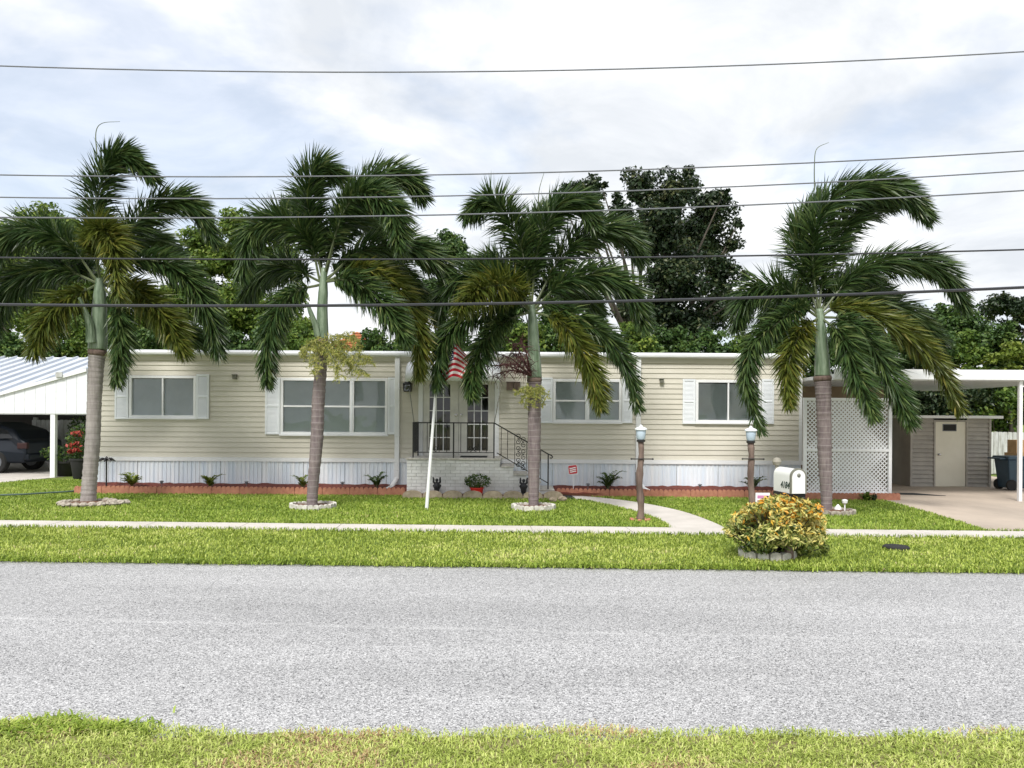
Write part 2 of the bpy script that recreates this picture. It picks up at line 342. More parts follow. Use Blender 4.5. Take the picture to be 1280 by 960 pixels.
def leafquads(c, nrm, size, aspect=0.5, fold=0.15):
    """one folded diamond leaf per point: two triangles"""
    n = len(c); r = rng.normal(size=(n, 3)); t = unit(np.cross(nrm, r)); w = np.cross(nrm, t)
    s = size[:, None] if hasattr(size, '__len__') else np.full((n, 1), size)
    v = np.stack([c-t*s*.5, c+w*s*aspect*.5+nrm*s*fold, c+t*s*.5, c-w*s*aspect*.5+nrm*s*fold], 1).reshape(-1, 3)
    i = np.arange(n)[:, None]*4
    return v, np.concatenate([np.concatenate([i, i+1, i+2], 1), np.concatenate([i, i+2, i+3], 1)], 0)
def inst(src, loc, parent, scale=None, rot=None):
    o = bpy.data.objects.new(src.name.split('.')[0], src.data); col.objects.link(o); o.parent = parent
    o.location = Vector(loc)-wloc(parent)
    if scale: o.scale = scale
    if rot: o.rotation_euler = rot
    return o

# ------------------------------------------------------------------ ground, road, pavement
def edge(y0, y1, z): # a road edge through the photo rows y0 (left side) and y1 (right side)
    a, b_ = G(0, y0, z), G(1280, y1, z); k = (b_.y-a.y)/(b_.x-a.x)
    return lambda x: a.y+k*(x-a.x)
far_edge = edge(701.5, 716.5, ROAD_Z)
near_edge = edge(922, 926, ROAD_Z)
sw_far = edge(651.5, 665.5, 0); sw_near = edge(659.5, 674, 0)
XR = 60
def clampe(f): return lambda x: f(max(-14, min(14, x)))
far_edge, near_edge, sw_far, sw_near = map(clampe, (far_edge, near_edge, sw_far, sw_near))
def strip(name, f0, f1, z, material, thick=0.25, wob=0.0, x0=-XR, x1=XR, step=1.0):
    b = MB(); xs = list(np.arange(x0, x1+.01, step)); n = len(xs)
    def wv(x, k): return wob*(math.sin(x*2.3+k)+.6*math.sin(x*5.1+2*k)+.4*math.sin(x*11.7+k)) if wob else 0
    t = [(x, f0(x)+wv(x, 1), z) for x in xs]+[(x, f1(x)+wv(x, 4), z) for x in xs]
    vs = t+[(p[0], p[1], z-thick) for p in t]; fs = []
    for i in range(n-1):
        fs += [(i, i+1, n+i+1, n+i), (2*n+i, 2*n+i+1, i+1, i), (n+i, n+i+1, 3*n+i+1, 3*n+i)]
    b.add(vs, fs)
    return tag(b.build(name, material), kind='structure')
b = MB(); N = 64
b.add([(0, 0, -.30)]+[(700*math.cos(2*math.pi*i/N), 700*math.sin(2*math.pi*i/N), -.30) for i in range(N)], [(0, 1+i, 1+(i+1) % N) for i in range(N)])
tag(b.build('ground', 'turf'), kind='structure')
strip('road', lambda x: near_edge(x)-.5, lambda x: far_edge(x)+.3, ROAD_Z, 'road', .2)
strip('lawn', far_edge, lambda x: 60.0, 0.0, 'turf', .28, .012, step=.25)
strip('roadside_verge', lambda x: -60.0, lambda x: near_edge(x)-.03, -0.018, 'drysoil', .28, .03, step=.25)
# sidewalk in slabs with joints
b = MB()
sidewalk = tag(strip('sidewalk', lambda x: sw_near(x)+.004, lambda x: sw_far(x)-.004, 0.006, 'conc', .05), kind='structure')
for i in range(-11, 12):
    xa, xb = i*1.52+.32+.006, (i+1)*1.52+.32-.006; b = MB()
    p = [(xa+.02, sw_near(xa)), (xb+.02, sw_near(xb)), (xb-.02, sw_far(xb)), (xa-.02, sw_far(xa))]
    b.prism(p, 'z', .008, .020); b.build('paving_slab', 'conc', sidewalk)
# path from the steps to the sidewalk
left = [(700, 623), (722, 624.5), (748, 628.5), (775, 634.5), (800, 641), (818, 647), (830, 653), (836, 657), (834, 660.5)]
right = [(700, 620), (722, 620.4), (748, 622.5), (775, 625.5), (800, 629), (830, 634.5), (860, 642), (890, 653), (912, 663.5)]
def smoothpts(pts, k=8):
    out = []; q = [pts[0]]+pts+[pts[-1]]
    for i in range(1, len(q)-2):
        for j in range(k):
            t = j/k; a, b_, c_, d = [np.array(q[i+o], float) for o in (-1, 0, 1, 2)]
            out.append(tuple(.5*((2*b_)+(-a+c_)*t+(2*a-5*b_+4*c_-d)*t*t+(-a+3*b_-3*c_+d)*t**3)))
    return out+[tuple(pts[-1])]
L = [G(*p) for p in smoothpts(left)]; Rr = [G(*p) for p in smoothpts(right)]
b = MB(); n = len(L)
b.add([(p.x, p.y, .014) for p in L]+[(p.x, p.y, .014) for p in Rr]+[(p.x, p.y, -.05) for p in L]+[(p.x, p.y, -.05) for p in Rr],
      [(i, i+1, n+i+1, n+i) for i in range(n-1)]+[(2*n+i, 2*n+i+1, i+1, i) for i in range(n-1)]+[(n+i, n+i+1, 3*n+i+1, 3*n+i) for i in range(n-1)])
path_poly = [(p.x, p.y) for p in L]+[(p.x, p.y) for p in Rr[::-1]]
tag(b.build('garden_path', 'conc'), kind='structure')
# driveway
M['drive'] = mat('driveway_concrete', (0.50, 0.42, 0.345), (0.38, 0.32, 0.265), .9, .85, .25, 80, stretch=(1, .5, 1))
dl = [G(1118, 629), G(1165, 642), G(1205, 654), G(1238, 664.5)]
drive_poly = [(p.x, p.y) for p in dl]+[(15.0, dl[-1].y-.02), (15.0, 27.0), (dl[0].x-1.2, 27.0), (dl[0].x-1.2, 17.2), (dl[0].x, 17.2)]
b = MB(); b.prism(drive_poly, 'z', -.06, .010); tag(b.build('driveway', 'drive'), kind='structure')
# neighbour's carport slab at the left
nl = [G(-60, 608), G(0, 604), G(60, 598), G(103, 594)]
nslab = [(p.x, p.y) for p in nl]+[(nl[-1].x, 30), (-30, 30), (-30, nl[0].y)]
b = MB(); b.prism(nslab, 'z', -.06, .012); tag(b.build('carport_slab', 'conc'), kind='structure')

# ------------------------------------------------------------------ the mobile home
WY = 18.0                                    # front wall plane
def W(px, py): p = P(px, py, WY); return p.x, p.z
HX0, HX1 = W(121, 500)[0], W(1002, 500)[0]
Z_SK = W(200, 571)[1]; Z_TOP = W(200, 450)[1]; Z_ROOF = W(200, 437.5)[1]
HY1 = WY+7.2
house = empty('mobile_home', ((HX0+HX1)/2, WY, 0), 'long beige clapboard mobile home with white shutters and pale skirting', 'house')
def rect(x0, x1, y0, y1):
    a = W(x0, y0); c = W(x1, y1); return (a[0], c[0], c[1], a[1])
windows = [dict(r=rect(163, 245, 470, 522), kind='slide', cols=2),
           dict(r=rect(352, 484, 473, 543), kind='hung', cols=3),
           dict(r=rect(692, 776, 474.5, 527.5), kind='hung', cols=2),
           dict(r=rect(870, 950, 475.5, 528), kind='slide', cols=2)]
door_r = rect(525, 622, 472, 569)
door_r = (door_r[0], door_r[1], Z_SK-.02, door_r[3])
openings = [w['r'] for w in windows]+[door_r]
NC = 19; ch = (Z_TOP-Z_SK)/NC
DS1, DS2 = W(497, 520)[0], W(797, 560)[0]    # downspouts
def board(x0, x1, za, zb, zc):               # slice za..zb of the course that starts at zc
    def yo(z): return WY-.022+.016*(z-zc)/ch
    b = MB(); pr = [(WY+.03, za), (yo(za), za), (yo(za)+.0, za+.004), (yo(zb), zb), (WY+.03, zb)]
    b.prism(pr, 'x', x0, x1); return b.build('siding_board', 'siding', house)
for i in range(NC):
    z0 = Z_SK+i*ch; z1 = z0+ch
    cuts = sorted({z0, z1, *[z for o in openings for z in o[2:] if z0+.002 < z < z1-.002]})
    for za, zb in zip(cuts[:-1], cuts[1:]):
        segs = [(HX0+.06, HX1-.06)]
        for o in openings:
            if o[2] < (za+zb)/2 < o[3]:
                ns = []
                for s in segs:
                    if o[1] <= s[0] or o[0] >= s[1]: ns.append(s); continue
                    if o[0] > s[0]: ns.append((s[0], o[0]))
                    if o[1] < s[1]: ns.append((o[1], s[1]))
                segs = ns
        for s in segs: board(s[0], s[1], za, zb, z0)
# shell: sides, back, floor, inner lining (front left open behind the boards)
b = MB()
b.box(HX0, HX0+.08, WY+.04, HY1, .05, Z_TOP); b.box(HX1-.08, HX1, WY+.04, HY1, .05, Z_TOP); b.box(HX0+.08, HX1-.08, HY1-.08, HY1, .05, Z_TOP)
b.build('wall', 'siding', house)
b = MB(); b.box(HX0+.08, HX1-.08, WY+.04, HY1-.08, Z_SK-.12, Z_SK-.03); b.build('floor', 'interior', house)
b = MB(); b.box(HX0+.081, HX1-.081, WY+2.6, WY+2.66, Z_SK-.02, Z_TOP-.01); b.build('partition', 'interior', house)
for x in (HX0, HX1-.062):
    b = MB(); b.box(x-.004, x+.066, WY-.034, WY+.039, Z_SK, Z_TOP+.005); b.build('corner_trim', 'white', house)
# head trim, rounded roof edge and shallow roof
b = MB(); b.box(HX0-.01, HX1+.01, WY-.045, WY+.05, Z_TOP, W(200, 444)[1]); b.build('frieze_trim', 'siding', house)
zf0 = W(200, 444.3)[1]; pr = [(WY+.05, zf0), (WY-.10, zf0)]
for k in range(7):
    a = R(90*k/6); pr.append((WY-.10-.075*math.sin(math.pi/2-0)*math.cos(a)*1.0+.0, zf0+(Z_ROOF-zf0)*(.25+.75*math.sin(a))))
pr = [(WY+.05, zf0), (WY-.13, zf0), (WY-.165, zf0+.03), (WY-.17, zf0+.07), (WY-.155, Z_ROOF-.03), (WY-.12, Z_ROOF-.006), (WY-.08, Z_ROOF), (WY+.05, Z_ROOF+.008)]
b = MB(); b.prism(pr, 'x', HX0-.10, HX1+.10); b.build('roof_edge', 'white_metal', house, True)
b = MB(); b.prism([(WY+.051, Z_ROOF-.05), (HY1+.15, Z_ROOF-.05), (HY1+.15, Z_ROOF), ((WY+HY1)/2, Z_ROOF+.20), (WY+.051, Z_ROOF+.008)], 'x', HX0-.10, HX1+.10)
b.build('roof', 'white_metal', house)
# belt trim above skirting
zb0 = W(200, 576)[1]
b = MB(); b.box(HX0-.02, HX1+.02, WY-.040, WY+.03, zb0, Z_SK-.002); b.build('belt_trim', 'white', house)
# skirting: ribbed panels
nx = 17; pw = (HX1-HX0)/nx
def rib_profile(w):
    pts = []; x = 0; i = 0
    n = 10
    for i in range(n):
        a = w*i/n; c_ = w/n
        pts += [(a, 0), (a+c_*.55, 0), (a+c_*.62, -.016), (a+c_*.93, -.016)]
    return pts+[(w, 0)]
rp = rib_profile(pw-.006); proto = None
for i in range(nx):
    x0 = HX0+i*pw
    if proto is None:
        b = MB(); n = len(rp)
        b.add([(x0+p[0], WY+p[1], .02) for p in rp]+[(x0+p[0], WY+p[1], zb0+.01) for p in rp], [(k, k+1, n+k+1, n+k) for k in range(n-1)])
        proto = b.build('skirting_panel', 'skirt', house)
    else:
        o = bpy.data.objects.new('skirting_panel', proto.data); col.objects.link(o); o.parent = house; o.location = (i*pw, 0, 0)
# windows
def make_window(r, kind, cols):
    x0, x1, z0, z1 = r; fw = .05; yf = WY-.045
    b = MB()
    b.box(x0-.012, x0+fw, yf, WY+.06, z0-.012, z1+.012); b.box(x1-fw, x1+.012, yf, WY+.06, z0-.012, z1+.012)
    b.box(x0+fw, x1-fw, yf, WY+.06, z0-.012, z0+fw); b.box(x0+fw, x1-fw, yf, WY+.06, z1-fw, z1+.012)
    gap = .10 if kind == 'hung' else .035
    ix0, ix1, iz0, iz1 = x0+fw, x1-fw, z0+fw, z1-fw
    pw = (ix1-ix0-gap*(cols-1))/cols
    for c in range(1, cols):
        xm = ix0+c*pw+(c-1)*gap; b.box(xm, xm+gap, yf+.006, WY+.06, iz0, iz1)
    w = b.build('window', 'white', house, bevel=.004)
    s = MB(); s.box(x0-.03, x1+.03, yf-.03, WY-.02, z0-.045, z0-.0125); s.build('sill', 'white', w)
    for c in range(cols):
        a = ix0+c*(pw+gap); rows = [(iz0, (iz0+iz1)/2), ((iz0+iz1)/2, iz1)] if kind == 'hung' else [(iz0, iz1)]
        if kind == 'hung':
            t = MB(); zm = (iz0+iz1)/2; t.box(a+.001, a+pw-.001, WY-.026, WY+.02, zm-.02, zm+.02); t.build('meeting_rail', 'white', w)
        for k, (q0, q1) in enumerate(rows):
            yy = WY+.0+(.012 if k else 0)+(.015*c if kind == 'slide' else 0)
            g = MB(); g.add([(a+.002, yy, q0), (a+pw-.002, yy, q0), (a+pw-.002, yy, q1), (a+.002, yy, q1)], [(0, 1, 2, 3)]); g.build('pane', 'glass', w)
        sl = MB(); z = iz0
        while z < iz1-.03:
            sl.add([(a, WY+.058, z), (a+pw, WY+.058, z), (a+pw, WY+.045, z+.036), (a, WY+.045, z+.036)], [(0, 1, 2, 3)]); z += .034
        bl = sl.build('blind', 'blind', w)
        if kind == 'hung' and c:
            xm = a-gap/2; t = MB()
            t.box(xm-.018, xm+.018, yf-.006, yf+.005, iz0+.02, iz1-.02); t.build('mullion_strip', 'shutter', w)
    return w
for w in windows: make_window(**{'r': w['r'], 'kind': w['kind'], 'cols': w['cols']})
def make_shutter(x0, x1, y0, y1):
    a = W(x0, y0); c = W(x1, y1); x0, x1, z0, z1 = a[0], c[0], c[1], a[1]; y = WY-.03; fw = .045
    b = MB(); b.box(x0, x0+fw, y-.028, y, z0, z1); b.box(x1-fw, x1, y-.028, y, z0, z1)
    zm = (z0+z1)/2
    for q0, q1 in ((z0, z0+fw), (zm-fw/2, zm+fw/2), (z1-fw, z1)): b.box(x0+fw, x1-fw, y-.028, y, q0, q1)
    o = b.build('shutter', 'shutter', house, bevel=.003)
    l = MB()
    for q0, q1 in ((z0+fw, zm-fw/2), (zm+fw/2, z1-fw)):
        z = q0
        while z < q1-.01:
            l.add([(x0+fw, y-.022, z), (x1-fw, y-.022, z), (x1-fw, y-.008, min(z+.034, q1)), (x0+fw, y-.008, min(z+.034, q1)), ], [(0, 1, 2, 3)]); z += .03
    l.build('louvres', 'shutter', o)
for s in ((145, 161.5, 468, 524), (246.5, 262, 468, 524), (332.5, 350.5, 472, 543), (485.5, 495, 472, 543), (675, 690.5, 472, 529), (777.5, 790, 472.5, 529), (853, 868.5, 474, 530), (951.5, 966.5, 474, 530)):
    make_shutter(*s)
# french doors
x0, x1, z0, z1 = door_r; b = MB(); fw = .075
b.box(x0-.03, x0+fw, WY-.045, WY+.05, z0, z1+.03); b.box(x1-fw, x1+.03, WY-.045, WY+.05, z0, z1+.03); b.box(x0+fw, x1-fw, WY-.045, WY+.05, z1-.05, z1+.03)
b.box(x0+fw, x1-fw, WY-.05, WY+.05, z0, z0+.035)
b.build('door_frame', 'white', house, bevel=.004)
M['doorpaint'] = mat('door_offwhite', (0.70, 0.69, 0.64), None, 3, .45)
dm = (x0+x1)/2
for k, (a, c) in enumerate(((x0+fw+.004, dm-.003), (dm+.003, x1-fw-.004))):
    za, zc = z0+.04, z1-.055; g0, g1 = a+.165, c-.165
    if k == 0: g0, g1 = a+.15, c-.20
    else: g0, g1 = a+.20, c-.15
    gz0, gz1 = za+.17, zc-.10; y0 = WY-.012
    b = MB(); b.box(a, g0, y0, WY+.03, za, zc); b.box(g1, c, y0, WY+.03, za, zc); b.box(g0, g1, y0, WY+.03, za, gz0); b.box(g0, g1, y0, WY+.03, gz1, zc)
    d = b.build('door', 'doorpaint', house, bevel=.003)
    nx_, nz_ = 3, 5; mu = .02; cw = (g1-g0-mu*(nx_-1))/nx_; chh = (gz1-gz0-mu*(nz_-1))/nz_
    m_ = MB()
    for i in range(1, nx_): m_.box(g0+i*cw+(i-1)*mu, g0+i*(cw+mu), y0+.002, WY+.02, gz0, gz1)
    for j in range(1, nz_): m_.box(g0, g1, y0+.005, WY+.018, gz0+j*chh+(j-1)*mu, gz0+j*(chh+mu))
    m_.build('muntins', 'white', d)
    for i in range(nx_):
        for j in range(nz_):
            p0 = g0+i*(cw+mu); q0 = gz0+j*(chh+mu); g = MB()
            g.add([(p0, WY+.008, q0), (p0+cw, WY+.008, q0), (p0+cw, WY+.008, q0+chh), (p0, WY+.008, q0+chh)], [(0, 1, 2, 3)]); g.build('pane', 'glass', d)
    h = MB(); hx = c-.06 if k == 0 else a+.06; hz = W(570, 519)[1]
    h.lathe([(.0, 0), (.026, 0), (.026, .012), (.012, .02), (.012, .05), (.028, .06), (.024, .085), (.0, .09)], (0, 0, 0), 10)
    h.xf(Matrix.Translation((hx, y0-.0, hz)) @ Matrix.Rotation(R(90), 4, 'X')); h.build('handle', 'chrome', d, True)
    cu = MB(); pts = []
    for i in range(25):
        t = i/24; pts.append((g0-.05+t*(g1-g0+.1), WY+.22+.02*math.sin(t*40)))
    cu.add([(p[0], p[1], gz0-.1) for p in pts]+[(p[0], p[1], gz0+(gz1-gz0)*(.45 if k else .3)) for p in pts], [(i, i+1, 26+i, 25+i) for i in range(24)])
    cu.build('curtain', 'interior', d)
# awning over the door
ax0, ax1 = W(511, 470)[0], W(626, 470)[0]; az1, az0 = W(560, 452)[1], W(560, 476)[1]
prof = [(0, az1), (-.12, az1-.01), (-.30, az1-.06), (-.47, az1-.15), (-.58, az1-.27), (-.62, az0-.02)]
b = MB(); n = 46; xs = [ax0+(ax1-ax0)*i/n for i in range(n+1)]; k = len(prof); vs_ = []
for i, x in enumerate(xs):
    fl = .014*(1 if i % 2 else 0); t = abs(2*i/n-1); sh = .10*max(0, t-.8)/.2
    for j, (y, z) in enumerate(prof): vs_.append((x, WY-.03+y*(1-sh)-fl, z-sh*.3+fl-(.03*(1 if i % 2 else 0) if j == k-1 else 0)))
b.add(vs_, [(i*k+j, (i+1)*k+j, (i+1)*k+j+1, i*k+j+1) for i in range(n) for j in range(k-1)])
aw = b.build('awning', 'white_metal', house, True)
sm = aw.modifiers.new('thick', 'SOLIDIFY'); sm.thickness = .006
for xx, sgn in ((ax0, 1), (ax1, -1)):
    e = MB(); e.add([(xx+sgn*.012, WY-.03+y*.9, z-.02) for y, z in prof]+[(xx+sgn*.012, WY-.03, az0)], [tuple(range(len(prof)+1))]); e.build('awning_end', 'white_metal', aw)
PFY = 16.95                                   # porch front face
for (xa, ya, xb, yb) in ((512, 488, 517.5, 528), (626, 484, 618, 528)):
    q0 = P(xa, ya, WY-.55); q1 = P(xb, yb, PFY+.12); t = MB(); t.tube([q0, q0.lerp(q1, .5), q1], .011, 6); t.build('awning_strut', 'gold', aw)
# downspouts
for x, ztop, name in ((DS1, W(497, 447)[1], 'a'), (DS2, W(797, 448)[1], 'b')):
    b = MB(); y = WY-.055
    b.box(x-.055, x+.055, y-.05, y+.02, .30, ztop)
    for z in (.5, 1.3, 2.4): b.box(x-.062, x+.062, y-.054, y+.02, z, z+.03)
    sgn = -1 if name == 'a' else 1
    el_ = [(x, y-.015, .32), (x+sgn*.03, y-.06, .24), (x+sgn*.10, y-.24, .12), (x+sgn*.19, y-.46, .07)]
    b.tube(el_, [.055, .06, .06, .06], 8); b.build('downspout', 'white', house, bevel=.006)
# wall lamps and plaque
def wall_box(px, py, name, w, h, mt):
    x, z = W(px, py); b = MB(); b.box(x-w/2, x+w/2, WY-.10, WY-.02, z-h/2, z+h/2); b.box(x-w*.62, x+w*.62, WY-.12, WY-.018, z+h/2, z+h/2+.02)
    b.box(x-w*.3, x+w*.3, WY-.104, WY-.099, z-h*.35, z+h*.1); return b.build(name, mt, house, bevel=.004)
wall_box(294.5, 471.5, 'outdoor_outlet', .085, .09, 'gold'); wall_box(826.5, 476.5, 'outdoor_outlet', .085, .09, 'gold')
x, z = W(641.5, 483); b = MB()
b.box(x-.155, x-.006, WY-.10, WY-.022, z-.09, z+.09); b.box(x+.006, x+.155, WY-.10, WY-.022, z-.09, z+.09); b.box(x-.165, x+.165, WY-.11, WY-.021, z+.09, z+.105)
b.build('letter_box', 'wood', house, bevel=.006)
x, z = W(510.5, 484); b = MB(); y = WY-.14
b.box(x-.012, x+.012, y, WY-.02, z+.14, z+.165)
b.prism([(x-.085, z-.11), (x+.085, z-.11), (x+.10, z+.06), (x+.10, z+.07), (x-.10, z+.07), (x-.10, z+.06)], 'y', y-.08, y+.08)
b.add([(x-.11, y-.1, z+.07), (x+.11, y-.1, z+.07), (x+.11, y+.1, z+.07), (x-.11, y+.1, z+.07), (x, y, z+.17)], [(0, 1, 4), (1, 2, 4), (2, 3, 4), (3, 0, 4), (3, 2, 1, 0)])
lan = b.build('wall_lantern', 'iron', house)
g = MB(); g.box(x-.06, x+.06, y-.092, y-.085, z-.09, z+.045); g.build('lantern_pane', 'glass', lan)

# ------------------------------------------------------------------ brick porch with steps
def Q(px, py): p = P(px, py, PFY); return p.x, p.z
PX0 = Q(508.5, 600)[0]; PX1 = Q(625, 600)[0]; PX2 = Q(692, 600)[0]; PZ = Q(560, 572.5)[1]
porch = empty('brick_porch', ((PX0+PX2)/2, PFY+.5, 0), 'white painted brick porch with steps in front of the french doors', 'porch')
nst = 4; st_w = (PX2-PX1)/nst; BW, BH, JT = .205, .0675, .010
crs = 11; PZb = PZ-.045; ch2 = PZb/crs
steps = []                                   # (x0, x1, top z)
for i in range(nst): steps.append((PX1+i*st_w, PX1+(i+1)*st_w, PZ*(nst-i)/(nst+1)))
def porch_top(x):
    if x < PX1: return PZb
    for a, c, z in steps:
        if x < c: return z-.03
    return 0
b = MB(); back = WY-.052
b.box(PX0+.015, PX1, PFY+.012, back, -.04, PZb-.001)
for a, c, z in steps: b.box(a+.0005, c-.012, PFY+.012, back, -.04, z-.031)
b.build('core', 'mortar', porch)
proto = None
for j in range(crs):
    z0 = j*ch2; x = PX0-(BW+JT)*.5*(j % 2)
    while x < PX2:
        xa, xb = max(x, PX0), min(x+BW, PX2-.005)
        # keep the brick inside the stepped outline
        lim = PX2
        for a, c, zt in [(PX0, PX1, PZb)]+[(a, c, z-.03) for a, c, z in steps]:
            if z0+ch2*.6 > zt: lim = min(lim, a)
        xb = min(xb, lim)
        if xb-xa > .03:
            if proto is None:
                q = MB(); q.box(-.5, .5, 0, 1, 0, 1); proto = bpy.data.meshes.new('brick'); proto.from_pydata(q.v, [], q.f); proto.materials.append(M['whitebrick'])
            o = bpy.data.objects.new('brick', proto); col.objects.link(o); o.parent = porch
            o.location = Vector(((xa+xb)/2, PFY+random.uniform(-.003, .003), z0+.002))-wloc(porch); o.scale = (xb-xa, .06, ch2-JT)
        x += BW+JT
b = MB(); b.box(PX0-.02, PX1+.02, PFY-.03, back, PZb, PZ); b.build('porch_slab', 'whitestone', porch, bevel=.008)
for a, c, z in steps:
    b = MB(); b.box(a+.021 if a == steps[0][0] else a, c+.02, PFY-.025, back, z-.03, z); b.build('tread', 'whitestone', porch, bevel=.006)
# wrought iron railing
RY = PFY+.06
def V(px, py, y=RY): return P(px, py, y)
rail = empty('porch_railing', (PX1, RY, PZ), 'black wrought iron railing with scrolls around the brick porch', 'railing')
def part_tube(name, pts, r, n=6, mt='iron', parent=None): b = MB(); b.tube(pts, r, n); return b.build(name, mt, parent or rail, True)
def bar(name, a, c, w=.014): # square bar
    a, c = Vector(a), Vector(c); b = MB(); b.tube([a, c], w*.7, 4); return b.build(name, 'iron', rail)
zt = V(560, 528.5).z; zbm = V(560, 565.5).z; xa, xm, xb = V(516.5, 550).x, V(567, 550).x, V(617.5, 550).x
bar('top_rail', (xa, RY, zt), (xb, RY, zt), .026); bar('bottom_rail', (xa, RY, zbm), (xb, RY, zbm), .018)
for x in (xa, xm, xb): bar('post', (x, RY, PZ-.0), (x, RY, zt+.015), .03)
bar('post', (xa, back-.05, PZ), (xa, back-.05, zt+.015), .03)
bar('side_rail', (xa, RY, zt), (xa, back-.05, zt), .026); bar('side_rail', (xa, RY, zbm), (xa, back-.05, zbm), .018)
for i in range(1, 8): y = RY+(back-.05-RY)*i/8; bar('baluster', (xa, y, zbm), (xa, y, zt))
for px in (534, 549, 558.5, 576, 584, 599.5, 608): bar('baluster', (V(px, 550).x, RY, zbm), (V(px, 550).x, RY, zt))
def scroll(cx, cz, r, flip=1, up=1):
    pts = []
    for k in range(22):
        t = k/21; a = R(-100+470*t); rr = r*(1-.72*t)
        pts.append((cx+flip*rr*math.cos(a), RY, cz+up*rr*math.sin(a)))
    part_tube('scroll', pts, .008, 5)
for cx in (541.5, 591.5):
    for s_ in (-1, 1):
        p = V(cx+s_*3.6, 561); scroll(p.x, p.z, .062, -s_)
# sloping stair rail
t0, t1 = V(617.5, 528.5), V(686, 568); b0, b1 = V(621, 566), V(686, 604.5)
bar('top_rail', t0, t1, .026); bar('bottom_rail', b0, b1, .018)
part_tube('rail_end', [t1, t1+Vector((.06, 0, -.02)), t1+Vector((.085, 0, -.06)), t1+Vector((.06, 0, -.085)), t1+Vector((.02, 0, -.075))], .015, 6)
pe = V(685, 612); bar('post', (pe.x, RY, steps[-1][2]-.002), (pe.x, RY, t1.z+.01), .03)
def along(a, c, px):
    t = (V(px, 550).x-a.x)/(c.x-a.x); return a.lerp(c, t)
for px in (626.5, 634.5, 643.5, 658.5, 668, 676): bar('baluster', along(b0, b1, px), along(t0, t1, px))
pa, pb = V(651, 550).x, 0
for dz, up in ((.36, 1), (.22, -1), (.06, 1), (-.08, -1), (-.22, 1), (-.33, -1)):
    base = (along(b0, b1, 651)+along(t0, t1, 651))/2
    for s_ in (-1, 1): scroll(base.x+s_*.062, base.z+dz*.92-s_*.035, .060, -s_, up)
# second railing along the wall side of the steps
rail2 = [P(617.5, 528.5, back-.12), P(680, 565, back-.12)]
# doormats
b = MB(); p = Q(591, 572); b.box(p[0]-.30, p[0]+.30, PFY+.25, PFY+.72, PZ+.001, PZ+.017)
tag(b.build('door_mat', 'mat'), 'thin dark mat lying on the porch before the french doors', 'mat')
b = MB(); c = G(706, 622.6); b.prism([(c.x-.16, c.y-.28), (c.x+.20, c.y-.28), (c.x+.16, c.y+.26), (c.x-.12, c.y+.26)], 'z', .016, .035)
tag(b.build('door_mat', 'mat'), 'dark mat on the path at the foot of the porch steps', 'mat')

# ------------------------------------------------------------------ statues, pot
def statue(px, label, flip):
    base = G(px, 623.0); Y = PFY-.20; x = P(px, 610, Y).x; s = 1.0; z0 = .05
    b = MB(); k = .365
    b.lathe([(.055, 0), (.06, .015), (.05, .04), (.045, .06)], (x, Y, z0), 12)                            # plinth
    for sx in (-1, 1):
        b.tube([(x+sx*.018, Y, z0+.05), (x+sx*.024, Y-.012, z0+.10), (x+sx*.02, Y, z0+.17)], [.030, .036, .042], 8)
    b.tube([(x, Y, z0+.15), (x, Y-.006, z0+.19), (x, Y, z0+.235), (x, Y, z0+.265), (x, Y, z0+.285)], [.058, .064, .062, .04, .022], 10)
    b.lathe([(.004, -.038), (.026, -.028), (.036, -.004), (.033, .02), (.02, .036), (.003, .041)], (x, Y, z0+.322), 12)     # head
    b.tube([(x, Y-.034, z0+.322), (x, Y-.045, z0+.316)], [.010, .006], 5)
    for sx in (-1, 1):
        b.tube([(x+sx*.038, Y, z0+.255), (x+sx*.072, Y, z0+.285), (x+sx*.068, Y, z0+.34), (x+sx*.085*(1 if sx == flip else .85), Y, z0+.39)], [.026, .024, .021, .015], 8)
        b.tube([(x+sx*.02, Y+.03, z0+.24), (x+sx*.06, Y+.045, z0+.20), (x+sx*.045, Y+.04, z0+.12)], [.03, .04, .012], 6)   # wings
    o = b.build('garden_statue', 'blackstat', None, True); tag(o, label, 'statue', 'black figures before the porch')
statue(546, 'small black winged figure with raised arms beside the flagpole', -1)
statue(654.5, 'small black winged figure with raised arms near the foot of the steps', 1)
# leaf tufts
def tuft(c, n, h, spread, width, arch=0.5, z0=0.0):
    """n arching blades from a crown point; three triangles each"""
    V_ = []; T = []
    for i in range(n):
        a = random.uniform(0, 2*math.pi); o = random.uniform(.15, 1.0)*spread; hh = h*random.uniform(.6, 1.05)*(1-.35*o/spread)
        p0 = np.array([c[0]+random.gauss(0, .015), c[1]+random.gauss(0, .015), c[2]+z0]); d = np.array([math.cos(a), math.sin(a), 0]); w = np.array([-d[1], d[0], 0])*width*random.uniform(.7, 1.2)
        p1 = p0+d*o*.45+np.array([0, 0, hh*.8]); p2 = p0+d*o+np.array([0, 0, hh*(1-arch*o/spread*.6)])
        V_ += [p0-w*.3, p0+w*.3, p1+w*.5, p1-w*.5, p2]; T += [random.random()]*5
    v = np.array(V_); i = np.arange(n)[:, None]*5
    f = np.concatenate([i+np.array([[0, 1, 2]]), i+np.array([[0, 2, 3]]), i+np.array([[3, 2, 4]])], 0)
    return v, f, np.array(T)
